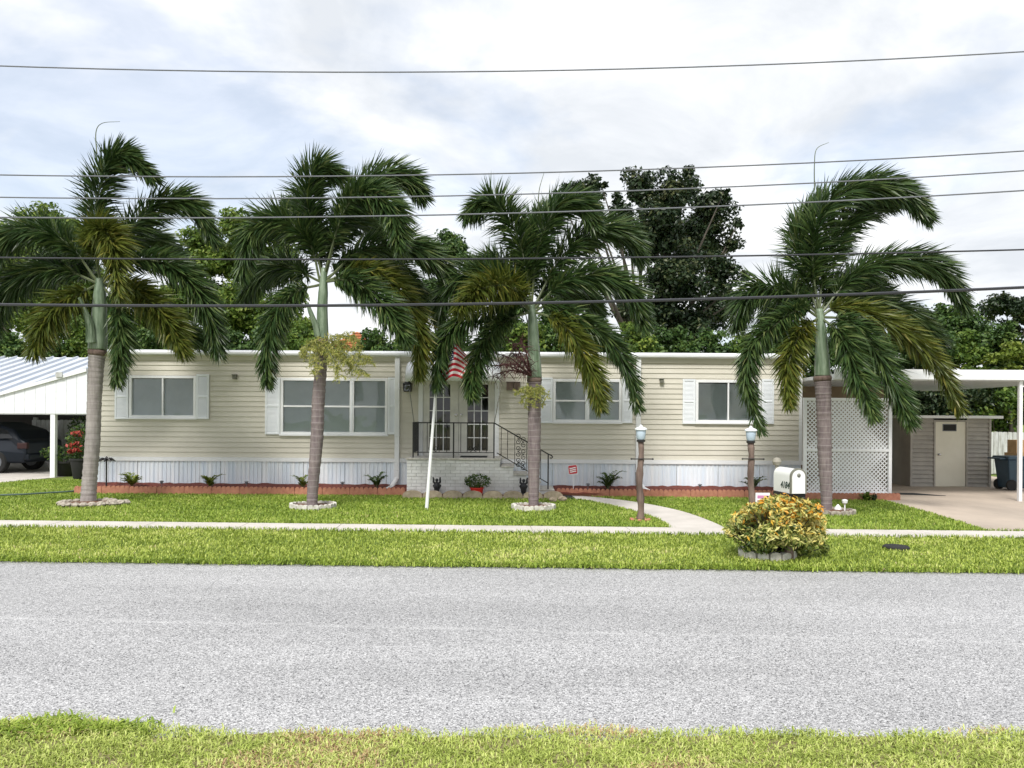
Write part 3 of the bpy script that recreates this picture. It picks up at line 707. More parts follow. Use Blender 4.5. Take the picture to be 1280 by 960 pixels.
def feather_plant(c, nf, length, name, label, mt, group=None, cat='plant', lw=.017, ll=.13):
    """small fern-like palm: arching stems with leaflets on both sides"""
    e = empty(name, c, label, cat, group); V_ = []; F_ = []; T = []; st = MB()
    for i in range(nf):
        a = 2*math.pi*i/nf+random.uniform(-.4, .4); L = length*random.uniform(.7, 1.1); rise = random.uniform(.9, 1.7); sprd = random.uniform(.35, .9)
        pts = [np.array(c)+np.array([math.cos(a)*L*t*(.45+.4*t)*sprd, math.sin(a)*L*t*(.45+.4*t)*sprd, L*rise*(t-.5*t*t)]) for t in np.linspace(0, 1, 8)]
        st.tube([Vector(p) for p in pts], [.006*(1-.8*t) for t in np.linspace(0, 1, 8)], 4)
        for t in np.linspace(.2, 1, 16):
            k = min(int(t*7), 6); p = pts[k]+(pts[k+1]-pts[k])*(t*7-k); d = pts[k+1]-pts[k]; d /= np.linalg.norm(d); s0 = np.cross(d, [0, 0, 1]); s0 /= np.linalg.norm(s0)
            for s_ in (-1, 1):
                q = s_*s0*.75+d*.65+np.array([0, 0, random.uniform(-.3, .35)]); q /= np.linalg.norm(q); l = ll*(1.1-.5*t)*random.uniform(.8, 1.2); w = np.cross(q, [0, 0, 1.]); w = w/np.linalg.norm(w)*lw
                n0 = len(V_); V_ += [p, p+q*l*.5+w, p+q*l, p+q*l*.5-w]; F_ += [(n0, n0+1, n0+2), (n0, n0+2, n0+3)]; T += [random.random()]*4
    st.build('stems', 'petiole', e)
    fastmesh('foliage', np.array(V_), 3, mt, e, np.array(T), np.array(F_))
    return e
pp = P(596, 616, PFY-.25); e = empty('flower_pot', (pp.x, PFY-.25, .03), 'round red flower pot holding a bushy green plant', 'flower pot')
b = MB(); b.lathe([(.10, 0), (.12, .02), (.14, .17), (.155, .175), (.155, .20), (.135, .20), (.13, .175), (.01, .17)], (pp.x, PFY-.25, .03), 20); b.build('pot', 'redpot', e, True)
n = 420; c = unit(rng.normal(size=(n, 3)))*rng.uniform(.4, 1, (n, 1))**.5*np.array([.31, .22, .17])+np.array([pp.x+.02, PFY-.25, .36]); v, f = leafquads(c, unit(rng.normal(size=(n, 3))+np.array([0, -.2, .7])), rng.uniform(.035, .085, n), .5)
fastmesh('foliage', v, 3, 'leaf_mid', e, np.repeat(rng.random(n), 4), f)
b = MB()
for i in range(14): a = 2*math.pi*i/14; b.tube([(pp.x, PFY-.25, .2), (pp.x+.12*math.cos(a), PFY-.25+.1*math.sin(a), .34), (pp.x+.27*math.cos(a), PFY-.25+.18*math.sin(a), .42)], [.006, .005, .003], 4)
b.build('stems', 'petiole', e)

# ------------------------------------------------------------------ planting beds and edgings
EY = 17.05
def bed(name, x0, x1, y0, y1, zf, zb, material):
    b = MB(); nx_, ny_ = max(4, int((x1-x0)/.12)), 8; vs_ = []; fs_ = []
    for j in range(ny_+1):
        for i in range(nx_+1):
            t = j/ny_; vs_.append((x0+(x1-x0)*i/nx_, y0+(y1-y0)*t, zf+(zb-zf)*t+(random.uniform(-.012, .016) if 0 < j else 0)))
    for j in range(ny_):
        for i in range(nx_): k = j*(nx_+1)+i; fs_.append((k, k+1, k+nx_+2, k+nx_+1))
    b.add(vs_, fs_); return tag(b.build(name, material), kind='structure')
bx0 = W(122, 600)[0]; PE = PX0-.03
bed('mulch_bed', bx0, PE, EY+.02, WY-.02, .07, .17, 'mulch'); bed('mulch_bed', PX2+.04, HX1+.05, EY+.02, WY-.02, .07, .17, 'mulch')
scx = P(1003.5, 560, EY-.2).x; sce = P(1114, 560, EY-.2).x
def edging(name, pts, seg, label, mt, h, scal, thick=.05, group=None, cat='edging', z0=-.02, arch=.5):
    """run of scalloped edging blocks along a ground polyline"""
    pts = [Vector((p[0], p[1], 0)) for p in pts]; L_ = [0]
    for a, c in zip(pts[:-1], pts[1:]): L_.append(L_[-1]+(c-a).length)
    def at(s):
        for k in range(len(pts)-1):
            if s <= L_[k+1]+1e-6: return pts[k].lerp(pts[k+1], (s-L_[k])/max(1e-6, L_[k+1]-L_[k]))
        return pts[-1]
    n = max(1, round(L_[-1]/seg)); sg = L_[-1]/n; mid = at(L_[-1]/2)
    e = empty(name, (mid.x, mid.y, 0), label, cat, group); proto = None
    for i in range(n):
        a, c = at(i*sg), at((i+1)*sg); d = (c-a); ln = d.length-.008; ang = math.atan2(d.y, d.x)
        if proto is None or abs(proto[1]-ln) > .004:
            poly = [(-ln/2, z0)]; m_ = 8 if scal > 1 else 9
            w = ln/scal
            top = []
            for q in range(scal):
                for t in range(m_+1):
                    th = math.pi*t/m_; top.append((-ln/2+w*(q+.5)-w*.5*math.cos(th), h*(1-arch)+h*arch*math.sin(th)**.7))
            poly = [(ln/2, z0), (-ln/2, z0)]+top[:]
            q = MB(); q.prism(poly, 'y', -thick/2, thick/2); me = bpy.data.meshes.new('edging_block'); me.from_pydata(q.v, [], q.f); me.materials.append(M[mt]); proto = (me, ln)
        o = bpy.data.objects.new('edging_block', proto[0]); col.objects.link(o); o.parent = e
        o.location = (a+c)/2+Vector((0, 0, random.uniform(-.006, .006)))-wloc(e); o.rotation_euler = (random.uniform(-.03, .03), 0, ang+random.uniform(-.015, .015))
    return e
edging('garden_edging', [(bx0, EY), (PE-.02, EY)], .60, 'terracotta scalloped edging of the bed left of the porch', 'redbrick', .18, 6, arch=.45)
edging('garden_edging', [(PX2+.08, EY+.18), (PX2+.7, EY+.14), (P(760, 600, EY).x, EY+.02), (scx-.03, EY-.05)], .60, 'terracotta scalloped edging of the bed between the steps and lattice', 'redbrick', .18, 6, arch=.45)
edging('garden_edging', [(scx, EY-.36), (sce+.12, EY-.36)], .58, 'terracotta scalloped edging below the white lattice screen', 'redbrick', .16, 6, arch=.32)
bed('mulch_bed', scx-.02, sce+.10, EY-.34, EY-.10, .06, .08, 'mulch')
edging('stone_edging', [(P(503, 620, PFY-.42).x, PFY-.42), (P(704, 620, PFY-.42).x, PFY-.42)], .43, 'row of tan half-round stones before the brick porch', 'tanstone', .17, 1, .10, arch=.8)
bed('porch_bed', P(504, 620, PFY-.40).x, P(702, 620, PFY-.40).x, PFY-.38, PFY-.02, .055, .06, 'brownmulch')
for px, s_, mt, nf, lab in ((165, .32, 'leaf_lime', 14, 'lime green fern below the two-pane sliding window'), (262, .30, 'leaf_lime', 10, 'small yellow-green fern to the right of the lime one'),
                 (378, .30, 'leaf_lime', 7, 'sparse yellow palmlet behind the palm with yellow flower stalks'), (471, .36, 'leaf_mid', 9, 'feathery plant beside the white downspout elbow'),
                 (760, .42, 'leaf_mid', 16, 'dense green fern between the red yard sign and lamp post'), (941, .34, 'leaf_mid', 8, 'leafy plant behind the lamp post near the mailbox')):
    p = P(px, 608, EY+.35); feather_plant((p.x, EY+.35, .09), nf, s_*1.35, 'fern', lab, mt, 'small plants in the mulch beds', 'fern')
# plant below the lattice
p = P(1083, 618, EY-.55); e = empty('bromeliad', (p.x, EY-.55, .0), 'leafy bromeliad with dark red leaves under the lattice screen', 'plant')
v, f, t = tuft((p.x, EY-.55, .0), 46, .26, .27, .045); fastmesh('foliage', v, 3, 'leaf_bright', e, t, f)
v, f, t = tuft((p.x+.17, EY-.53, .0), 14, .26, .14, .04); fastmesh('red_leaves', v, 3, 'leaf_dark', e, t*.3, f)
# solar path lights in the bed
def solar(px, Y, label):
    p = P(px, 606, Y); b = MB(); z = .12
    b.tube([(p.x, Y, .05), (p.x, Y, z+.09)], .006, 5); b.lathe([(.004, .09), (.03, .10), (.034, .135), (.05, .14), (.045, .155), (.005, .165)], (p.x, Y, z), 10)
    tag(b.build('path_light', 'wire', None, True), label, 'garden light', 'small solar lights in the mulch bed')
for px, lab in ((202, 'small solar stake light between the two yellow-green ferns'), (308, 'small solar stake light below the left shutter of the triple window'), (428, 'small solar stake light just right of the palm with yellow flowers'),
                (735, 'small solar stake light between the red sign and the dense fern'), (875, 'small solar stake light between the two lamp posts')): solar(px, EY+.25, lab)

# ------------------------------------------------------------------ foxtail palms
def crom(P_, n):
    q = [2*P_[0]-P_[1]]+list(P_)+[2*P_[-1]-P_[-2]]; out = []; m_ = len(P_)-1
    for k in range(n):
        t = k/(n-1)*m_; i = min(int(t), m_-1); t -= i; a, b_, c_, d = q[i], q[i+1], q[i+2], q[i+3]
        out.append(.5*((2*b_)+(-a+c_)*t+(2*a-5*b_+4*c_-d)*t*t+(-a+3*b_-3*c_+d)*t**3))
    return np.array(out)
def frond(parent, ctrl, lmax=.47, dens=260, olive=False, wind=(.30, .05, 0), bare=.10):
    N_ = 60; C_ = crom([np.array(p) for p in ctrl], N_)
    seg = np.linalg.norm(np.diff(C_, axis=0), axis=1); Ln = seg.sum()
    T_ = unit(np.gradient(C_, axis=0))
    n = int(Ln*dens)
    s = bare+(1-bare)*rng.random(n)**.95
    fi = s*(N_-1); i0 = np.minimum(fi.astype(int), N_-2); fr_ = (fi-i0)[:, None]
    p = C_[i0]*(1-fr_)+C_[i0+1]*fr_; t = unit(T_[i0]*(1-fr_)+T_[i0+1]*fr_)
    u = unit(np.cross(t, np.array([0.13, .99, .05]))); w = np.cross(t, u)
    a = rng.uniform(0, 2*np.pi, n); rad = u*np.cos(a)[:, None]+w*np.sin(a)[:, None]
    ang = np.radians(62-26*s+rng.normal(0, 8, n))[:, None]
    d = unit(t*np.cos(ang)+rad*np.sin(ang))
    prof = np.clip(np.minimum(.45+(s-bare)*2.8, 1.0)*(1-.52*np.clip((s-.6)/.4, 0, 1)**1.3), .1, 1)
    L_ = (lmax*prof*rng.uniform(.78, 1.12, n))[:, None]
    g = np.array([0, 0, -1.0]); wd = np.array(wind)
    d1 = unit(d+g*.06+wd*.25); d2 = unit(d+g*.38+wd*.9)
    m1 = p+d1*L_*.5; m2 = m1+d2*L_*.5
    side = unit(np.cross(d1, rng.normal(size=(n, 3)))); wdt = rng.uniform(.012, .019, n)[:, None]
    v = np.stack([p-side*.003, p+side*.003, m1+side*wdt, m1-side*wdt, m2], 1).reshape(-1, 3)
    i = np.arange(n)[:, None]*5
    f = np.concatenate([i+np.array([[0, 1, 2]]), i+np.array([[0, 2, 3]]), i+np.array([[3, 2, 4]])], 0)
    tint = np.clip(rng.beta(2, 3, n)+.12*(rng.random(n) > .92), 0, 1)
    o = fastmesh('frond', v, 3, 'frond_olive' if olive else 'frond', parent, np.repeat(tint, 5), f)
    b = MB(); b.tube([Vector(q) for q in C_[::3]], list(np.linspace(.026, .004, len(C_[::3]))), 6); b.build('rachis', 'petiole', o, True)
    return o
GROUND_PALM = 0.0
def palm(label, base_px, trunk_px, widths, shaft_px, fronds, tmat, spear=None, extra=(), group='foxtail palms on the front lawn'):
    """base_px photo pixel where the trunk meets the ground; trunk_px list up to the crownshaft; shaft_px list along the crownshaft"""
    g0 = G(*base_px); Y = g0.y; e = empty('palm_tree', g0, label, 'palm tree', group)
    pts = [P(px, py, Y) for px, py in trunk_px]; pts[0].z = -.05; C_ = crom([np.array(p) for p in pts], 90)
    wr = np.interp(np.linspace(0, 1, 90), np.linspace(0, 1, len(widths)), widths)*S(Y)/2
    rings = 1+.035*np.sin(np.arange(90)*2.1)+.02*rng.normal(size=90)
    b = MB(); b.tube([Vector(p) for p in C_], list(wr*rings), 18); b.build('trunk', tmat, e, 'all')
    sp_ = [P(px, py, Y) for px, py, w in shaft_px]; b = MB(); C2 = crom([np.array(p) for p in sp_], 24)
    w2 = np.interp(np.linspace(0, 1, 24), np.linspace(0, 1, len(shaft_px)), [w for *_, w in shaft_px])*S(Y)/2
    b.tube([Vector(p) for p in C2], list(w2), 16); b.build('crownshaft', 'crownshaft', e, 'all')
    b = MB(); q_ = [Vector(C_[k_]) for k_ in (83, 85, 87, 89)]; b.tube(q_, [wr[83]*1.02, wr[86]*1.07, wr[88]*1.06, wr[89]*1.0], 18); b.build('leaf_scar', 'wood', e, 'all')
    for fd in fronds:
        pts, opt = (fd, {}) if not isinstance(fd, tuple) else fd
        # depth: from 0 at the heart to the frond's own depth at the tip
        dep = opt.get('dy', random.uniform(-.5, .5)); n = len(pts)
        ctrl = [P(px, py, Y+dep*(k/(n-1))**1.0) for k, (px, py) in enumerate(pts)]
        frond(e, [tuple(c) for c in ctrl], opt.get('l', .50)*1.24, opt.get('d', 430), opt.get('o', False), wind=opt.get('w', (.30, .05, 0)), bare=opt.get('bare', .12))
    if spear:
        b = MB(); q = crom([np.array(P(px, py, Y-.1)) for px, py in spear], 20); b.tube([Vector(p) for p in q], list(np.linspace(.012, .004, 20)), 5); b.build('spear_leaf', 'petiole', e)
    return e, Y
D = dict
p1, Y1 = palm('foxtail palm with a pale thick trunk and a ring of rocks beside the carport', (110, 630),
  [(110, 630), (112, 600), (116, 550), (118, 500), (120, 460), (122, 437)], [19, 17, 17, 16.5, 18, 21],
  [(122, 437, 22), (122.5, 425, 22), (124, 395, 18), (125, 368, 15), (125, 348, 9)],
  [([(125, 352), (119, 295), (126, 230), (152, 196), (192, 222)], D(dy=-.3)), ([(129, 350), (158, 295), (200, 256), (240, 258), (268, 300)], D(dy=.3)),
   ([(130, 352), (180, 325), (228, 343), (260, 388), (272, 440)], D(dy=-.2)), ([(130, 354), (166, 362), (206, 397), (230, 440)], D(dy=-.9, o=True)),
   ([(122, 352), (85, 305), (42, 288), (2, 305), (-32, 350)], D(dy=-.3)), ([(122, 354), (80, 338), (35, 345), (2, 378), (-16, 425)], D(dy=.4)),
   ([(125, 350), (118, 305), (128, 288), (143, 310), (148, 370)], D(dy=-1.5, o=True)), ([(121, 356), (92, 372), (62, 398), (42, 440)], D(dy=-.8, o=True)),
   ([(127, 356), (148, 385), (152, 430), (146, 478)], D(dy=-.5, l=.38)), ([(122, 352), (95, 330), (60, 330), (25, 360)], D(dy=1.6)),
   ([(128, 350), (150, 310), (190, 300), (225, 320)], D(dy=1.7)), ([(128, 356), (175, 370), (220, 410), (262, 430)], D(dy=.9))],
  'trunk_pale', [(121, 192), (120, 165), (128, 154), (150, 152)])
p2, Y2 = palm('foxtail palm with yellow-green flower stalks below its green crownshaft', (390, 636),
  [(390, 636), (391, 610), (396, 550), (398, 500), (402, 450), (403, 424)], [14, 13.5, 16, 16, 14.5, 14],
  [(403, 424, 15), (403, 412, 15), (403, 385, 13), (404, 365, 12), (405, 335, 7)],
  [([(404, 352), (391, 290), (385, 240), (400, 211), (428, 222)], D(dy=-.2)), ([(407, 346), (428, 270), (466, 226), (505, 221), (528, 246)], D(dy=.2)),
   ([(405, 345), (430, 265), (460, 243), (492, 264), (500, 308)], D(dy=-1.3)), ([(400, 352), (386, 302), (350, 277), (316, 292), (302, 345)], D(dy=-.4)),
   ([(400, 356), (370, 365), (346, 394), (335, 438), (334, 478)], D(dy=-.6, l=.40)), ([(408, 350), (450, 315), (504, 306), (543, 325), (566, 352)], D(dy=.4)),
   ([(408, 352), (455, 336), (500, 364), (524, 416), (524, 468)], D(dy=-.5, o=True, l=.42)), ([(406, 352), (440, 352), (480, 382), (508, 425)], D(dy=-1.0)),
   ([(400, 352), (362, 335), (330, 340), (306, 372)], D(dy=1.2)), ([(405, 346), (420, 290), (450, 270), (470, 290)], D(dy=1.6)),
   ([(405, 350), (440, 330), (490, 335), (530, 370)], D(dy=1.4)), ([(403, 350), (398, 300), (380, 262), (362, 262)], D(dy=1.1))],
  'trunk_purple', None)
p3, Y3 = palm('foxtail palm with dead red-brown flower stalks in front of the porch steps', (667, 636),
  [(667, 636), (667, 615), (667.5, 570), (668, 520), (668, 490), (668, 472)], [12.5, 13, 16, 16.5, 16.5, 18],
  [(668, 472, 19), (668, 462, 18), (667, 430, 14.5), (666, 405, 12.5), (664, 380, 8)],
  [([(664, 386), (655, 322), (636, 274), (611, 252), (584, 270)], D(dy=-.2)), ([(664, 386), (672, 312), (695, 262), (724, 255), (744, 284)], D(dy=-.3)),
   ([(664, 386), (660, 335), (668, 285), (690, 258)], D(dy=.9)), ([(666, 386), (700, 325), (744, 290), (782, 292), (801, 325)], D(dy=.5)),
   ([(668, 386), (706, 352), (750, 346), (788, 366), (806, 406)], D(dy=-.2)), ([(668, 390), (685, 382), (714, 394), (756, 420), (784, 460), (797, 508)], D(dy=-.3, l=.40)),
   ([(668, 390), (700, 402), (724, 432), (742, 472), (750, 508)], D(dy=-1.0, o=True, l=.42)), ([(662, 386), (630, 350), (592, 345), (562, 364), (547, 398)], D(dy=.3)),
   ([(662, 388), (646, 377), (618, 385), (577, 402), (551, 440), (546, 484)], D(dy=-.4, l=.42)), ([(662, 390), (632, 402), (606, 430), (592, 468), (590, 496)], D(dy=-.9, l=.38)),
   ([(663, 388), (640, 360), (605, 360), (575, 385)], D(dy=-1.4, o=True)), ([(666, 386), (690, 360), (725, 365), (750, 390)], D(dy=1.7)), ([(662, 386), (640, 340), (610, 330), (590, 345)], D(dy=1.6))],
  'trunk_purple', [(673, 262), (674, 238), (680, 216)])
p4, Y4 = palm('foxtail palm with wind-bent crown beside the white lattice screen', (1033, 641),
  [(1033, 641), (1033, 620), (1031, 570), (1030, 520), (1029, 490), (1028, 470)], [12.5, 13.5, 17, 17.5, 19, 21],
  [(1028, 470, 19), (1028, 460, 19), (1027, 430, 14.5), (1026, 408, 12), (1024, 386, 8)],
  [([(1024, 392), (1016, 325), (1030, 262), (1080, 233), (1128, 240), (1160, 272)], D(dy=-.3, w=(.4, .05, 0))), ([(1024, 392), (1030, 335), (1052, 288), (1088, 256), (1122, 252)], D(dy=.4, w=(.4, .05, 0))),
   ([(1023, 392), (1004, 335), (1000, 290), (1024, 246)], D(dy=.6)), ([(1026, 392), (1066, 346), (1120, 326), (1174, 336), (1206, 382)], D(dy=.2)),
   ([(1027, 396), (1046, 384), (1084, 394), (1132, 416), (1174, 460), (1200, 512)], D(dy=-.2, o=True, l=.42)), ([(1026, 396), (1062, 402), (1095, 440), (1122, 490), (1138, 528)], D(dy=-.9, l=.42)),
   ([(1022, 392), (990, 366), (956, 360), (932, 376), (920, 408)], D(dy=.3)), ([(1022, 396), (1003, 386), (978, 400), (944, 430), (934, 476), (950, 536)], D(dy=-.5, l=.38)),
   ([(1023, 397), (1002, 415), (986, 455), (986, 505)], D(dy=-.9, o=True, l=.38)), ([(1026, 397), (1052, 420), (1072, 470), (1092, 520)], D(dy=-1.3, l=.42)),
   ([(1024, 392), (1044, 360), (1085, 355), (1120, 385)], D(dy=1.6)), ([(1023, 392), (1000, 370), (970, 380), (955, 410)], D(dy=1.5)), ([(1026, 394), (1070, 376), (1130, 390), (1178, 430)], D(dy=.9))],
  'trunk_purple', [(1018, 238), (1018, 205), (1021, 186), (1036, 178)])
# flower stalks
def inflorescence(parent, Y, root, tips, mt, fine, r=.012, n=3, leaf=.10, dy=-.35):
    b = MB(); V_ = []; F_ = []; T = []
    A = np.array(P(*root, Y-.12))
    for tx, ty in tips:
        B_ = np.array(P(tx, ty, Y+dy+random.uniform(-.25, .25))); mid = (A+B_)/2+np.array([0, -.1, .10])
        C_ = crom([A, mid, B_], 12); b.tube([Vector(q) for q in C_], list(np.linspace(r, r*.3, 12)), 5)
        for k in range(2, 12):
            for j in range(n):
                d = np.array([random.gauss(0, 1), random.gauss(0, .8), random.gauss(-.5, .8)]); d /= np.linalg.norm(d); l = leaf*random.uniform(.7, 1.8); p0 = C_[k]
                b.tube([Vector(p0), Vector(p0+d*l*.6+np.array([0, 0, .02])), Vector(p0+d*l)], [r*.35, r*.25, r*.15], 3)
                for q in range(fine):
                    o_ = p0+d*l*random.uniform(.2, 1.0); dd = np.array([random.gauss(0, 1), random.gauss(0, 1), random.gauss(-.4, 1)]); dd /= np.linalg.norm(dd); ww = np.cross(dd, [0, 1., .2]); ww = ww/np.linalg.norm(ww)*.006
                    n0 = len(V_); V_ += [o_-ww, o_+ww, o_+dd*leaf*.6]; F_ += [(n0, n0+1, n0+2)]; T += [random.random()]*3
    o = b.build('flower_stalk', 'deadstalk' if mt == 'deadstalk' else 'petiole', parent)
    if F_: fastmesh('florets', np.array(V_), 3, mt, o, np.array(T), np.array(F_))
inflorescence(p2, Y2, (404, 430), [(448, 424), (462, 448), (440, 462), (424, 468), (392, 462), (380, 440), (456, 466)], 'yellowflower', 16, .012, 5, .12)
inflorescence(p3, Y3, (664, 470), [(632, 420), (612, 440), (640, 442), (650, 424), (616, 470), (626, 456), (604, 458)], 'deadstalk', 0, .020, 5, .16, -.3)
inflorescence(p3, Y3, (668, 488), [(646, 492), (656, 506), (668, 508), (680, 506), (684, 494), (652, 500)], 'yellowflower', 9, .008, 4, .07, -.22)
# dried sheath scar on the first trunk, hanging sheath on two
b = MB(); q = [P(114, 428, Y1-.18), P(112, 405, Y1-.22), P(106, 388, Y1-.30), P(99, 372, Y1-.4)]; b.tube(q, [.10, .075, .05, .03], 8); b.build('leaf_sheath', 'crownshaft', p1, True)
b = MB(); q = [P(398, 420, Y2-.08), P(394, 405, Y2-.14), P(388, 390, Y2-.2), P(384, 378, Y2-.25)]; b.tube(q, [.07, .055, .045, .025], 8); b.build('leaf_sheath', 'crownshaft', p2, True)

# rings round the palm feet
def ring(c, rx, ry, label, mt, h, n, scal=2, group=None, thick=.06):
    pts = [(c.x+rx*math.cos(2*math.pi*i/48), c.y+ry*math.sin(2*math.pi*i/48)) for i in range(49)]
    per = 2*math.pi*math.sqrt((rx*rx+ry*ry)/2)
    e = edging('tree_ring', pts, per/n, label, mt, h, scal, thick, group, 'tree ring', arch=.35)
    b = MB(); k = 30; vs_ = [(c.x, c.y, h*.75)]+[(c.x+(rx-.02)*math.cos(2*math.pi*i/k), c.y+(ry-.02)*math.sin(2*math.pi*i/k), h*.55+random.uniform(-.01, .01)) for i in range(k)]
    b.add(vs_, [(0, 1+i, 1+(i+1) % k) for i in range(k)]); b.build('mulch', 'brownmulch', e); return e
ring(G(391, 635), .42, .38, 'white scalloped concrete ring around the palm with yellow flower stalks', 'whitestone', .10, 12)
ring(G(667, 636.5), .40, .36, 'white scalloped concrete ring around the palm before the porch', 'whitestone', .10, 12)
ring(G(1042, 642), .36, .34, 'low pale stone ring around the palm by the lattice', 'coral', .09, 12, 1)
c0 = G(110, 631.5); e = empty('rock_ring', c0, 'ring of rough coral rocks around the thick pale palm', 'rock ring')
def rock(c, r, parent, name='rock', mt='coral'):
    b = MB(); vs_ = []; n = 7
    prof = [(.3, -.5), (.85, -.25), (1, .1), (.8, .45), (.35, .66)]
    for pr_, z in prof:
        for j in range(n): k = random.uniform(.8, 1.15); a = 2*math.pi*j/n+random.uniform(-.15, .15); vs_.append((c[0]+r*pr_*k*math.cos(a), c[1]+r*pr_*k*math.sin(a), c[2]+r*z*random.uniform(.85, 1.1)))
    fs_ = [(i*n+j, i*n+(j+1) % n, (i+1)*n+(j+1) % n, (i+1)*n+j) for i in range(4) for j in range(n)]+[tuple(range(n))[::-1], tuple(4*n+j for j in range(n))]
    b.add(vs_, fs_); return b.build(name, mt, parent)
for i in range(20):
    a = 2*math.pi*i/20; rock((c0.x+.46*math.cos(a), c0.y+.42*math.sin(a), .045), random.uniform(.065, .095), e)
for dx, dy in ((.55, -.12), (.62, .02), (.66, .14), (.55, .2)): rock((c0.x+dx, c0.y+dy, .04), random.uniform(.07, .10), e)
b = MB(); k = 24; b.add([(c0.x, c0.y, .075)]+[(c0.x+.42*math.cos(2*math.pi*i/k), c0.y+.38*math.sin(2*math.pi*i/k), .05) for i in range(k)], [(0, 1+i, 1+(i+1) % k) for i in range(k)]); b.build('mulch', 'brownmulch', e)
for px, py, r in ((703, 627, .10), (691, 628, .09), (697, 622, .08)):
    g0 = G(px, py); tag(rock((g0.x, g0.y, .05), r, None, 'garden_rock', 'tanstone'), 'rough tan rock at the foot of the porch steps', 'rock', 'rocks beside the steps')
# shell and little light by the last palm
g0 = G(1046, 640); b = MB(); b.lathe([(.07, 0), (.06, .04), (.035, .07), (.005, .10)], (g0.x-.02, g0.y-.1, .06), 9)
tag(b.build('sea_shell', 'white', None, True), 'white conch shell lying in the stone ring by the lattice palm', 'shell')
g0 = G(1053, 642); b = MB(); b.tube([(g0.x, g0.y-.1, 0), (g0.x, g0.y-.1, .2)], .012, 6); b.lathe([(.02, .19), (.045, .21), (.055, .26), (.03, .275), (.004, .28)], (g0.x, g0.y-.1, 0), 10)
tag(b.build('path_light', 'white', None, True), 'white stake light in the stone ring by the lattice palm', 'garden light')

# ------------------------------------------------------------------ flag
fp0 = G(533, 637); fp1 = P(549, 432, fp0.y)
e = empty('flagpole', fp0, 'thin white leaning flagpole standing on the lawn before the porch', 'flagpole')
b = MB(); b.tube([fp0-Vector((0, 0, .05)), fp0.lerp(fp1, .5), fp1], [.034, .028, .02], 10); b.build('pole', 'white', e, True)
b = MB(); b.lathe([(.004, 0), (.035, .012), (.045, .045), (.03, .08), (.004, .088)], fp1, 10); b.build('finial', 'gold', e, True)
b = MB(); b.tube([fp1+Vector((.02, -.03, -.05)), P(541, 530, fp0.y-.03)], .004, 4); b.build('halyard', 'white', e)
# striped flag, blowing to the right and hanging in folds
fl = fp1+Vector((.02, -.005, -.03)); fw_, fh_ = 1.25, .74; NU, NV = 30, 26
b = MB(); vs_ = []
for j in range(NV+1):
    for i in range(NU+1):
        u, v = i/NU, j/NV
        x = u*fw_*.46+.10*math.sin(v*2.6)*u; z = -v*fh_*(1-.25*u)-.30*u**2*fw_+.20*math.sin(u*2.6)
        x += .06*math.sin(u*7+v*1.2)*u; y = .10*math.sin(u*9+v*2.0)*(.3+u)+.02*math.sin(v*8+u*4)
        vs_.append((fl.x+x, fl.y+y, fl.z+z))
for j in range(NV):
    for i in range(NU):
        s_ = j*13//NV; b.k = 2 if (i < NU*.4 and s_ < 7) else (0 if s_ % 2 == 0 else 1)
        k = j*(NU+1)+i; b.add([vs_[k], vs_[k+1], vs_[k+NU+2], vs_[k+NU+1]], [(0, 1, 2, 3)])
o = b.build('flag', ['flagred', 'flagwhite', 'flagblue'], None, 'all'); tag(o, 'red and white striped flag waving from the white flagpole', 'flag')
# white stars in the canton, stitched on
st = MB()
def fpos(u, v):
    i, j = min(int(u*NU), NU-1), min(int(v*NV), NV-1); a = np.array(vs_[j*(NU+1)+i]); du = np.array(vs_[j*(NU+1)+i+1])-a; dv = np.array(vs_[(j+1)*(NU+1)+i])-a
    return a+du*(u*NU-i)+dv*(v*NV-j)
for r_ in range(9):
    for c_ in range(6 if r_ % 2 == 0 else 5):
        u = .4*((c_+.5+(.5 if r_ % 2 else 0))/6); v = (7/13)*((r_+.6)/9.4); cpt = fpos(u, v)+np.array([0, -.004, 0]); q = []
        for k in range(10): rr = .016 if k % 2 == 0 else .007; a = R(90+36*k); q.append((cpt[0]+rr*math.cos(a), cpt[1], cpt[2]+rr*math.sin(a)))
        st.add(q, [tuple(range(10))])
st.build('stars', 'flagwhite', o)

# ------------------------------------------------------------------ lamp posts
def lamp_post(base_px, top_y, lean, label):
    g0 = G(*base_px); Y = g0.y; ztop = P(base_px[0], top_y, Y).z; e = empty('lamp_post', g0, label, 'lamp post')
    pts = [np.array([g0.x+lean*t+.018*math.sin(9*t), Y+.012*math.cos(7*t), -.05+(ztop-.30+.05)*t]) for t in np.linspace(0, 1, 14)]
    b = MB(); b.tube([Vector(p) for p in pts], list((.062-.012*np.linspace(0, 1, 14))*(1+.10*rng.normal(size=14))), 9); b.build('post', 'wood', e, 'all')
    t = pts[-1]; zc = ztop-.30
    b = MB(); b.lathe([(.055, 0), (.075, .01), (.075, .035), (.05, .045)], (t[0], Y, zc-.01), 14); b.build('collar', 'iron', e, True)
    b = MB(); b.lathe([(.06, .035), (.075, .06), (.085, .19), (.08, .20)], (t[0], Y, zc), 14); b.build('lamp_shade', 'lampglass', e, True)
    b = MB(); b.lathe([(.105, .198), (.108, .212), (.085, .235), (.03, .255), (.022, .28), (.004, .29)], (t[0], Y, zc), 14); b.build('cap', 'shutter', e, True)
    k = pts[10]; zz_ = P(base_px[0], 573.5, Y).z
    b = MB(); b.tube([(k[0]-.17, Y-.055, zz_), (k[0]+.19, Y-.055, zz_)], .010, 6)
    for dx in (-.17, .19): b.lathe([(.004, -.016), (.018, -.008), (.018, .008), (.004, .016)], (k[0]+dx, Y-.055, zz_), 8)
    b.build('ladder_bar', 'iron', e, True); return e
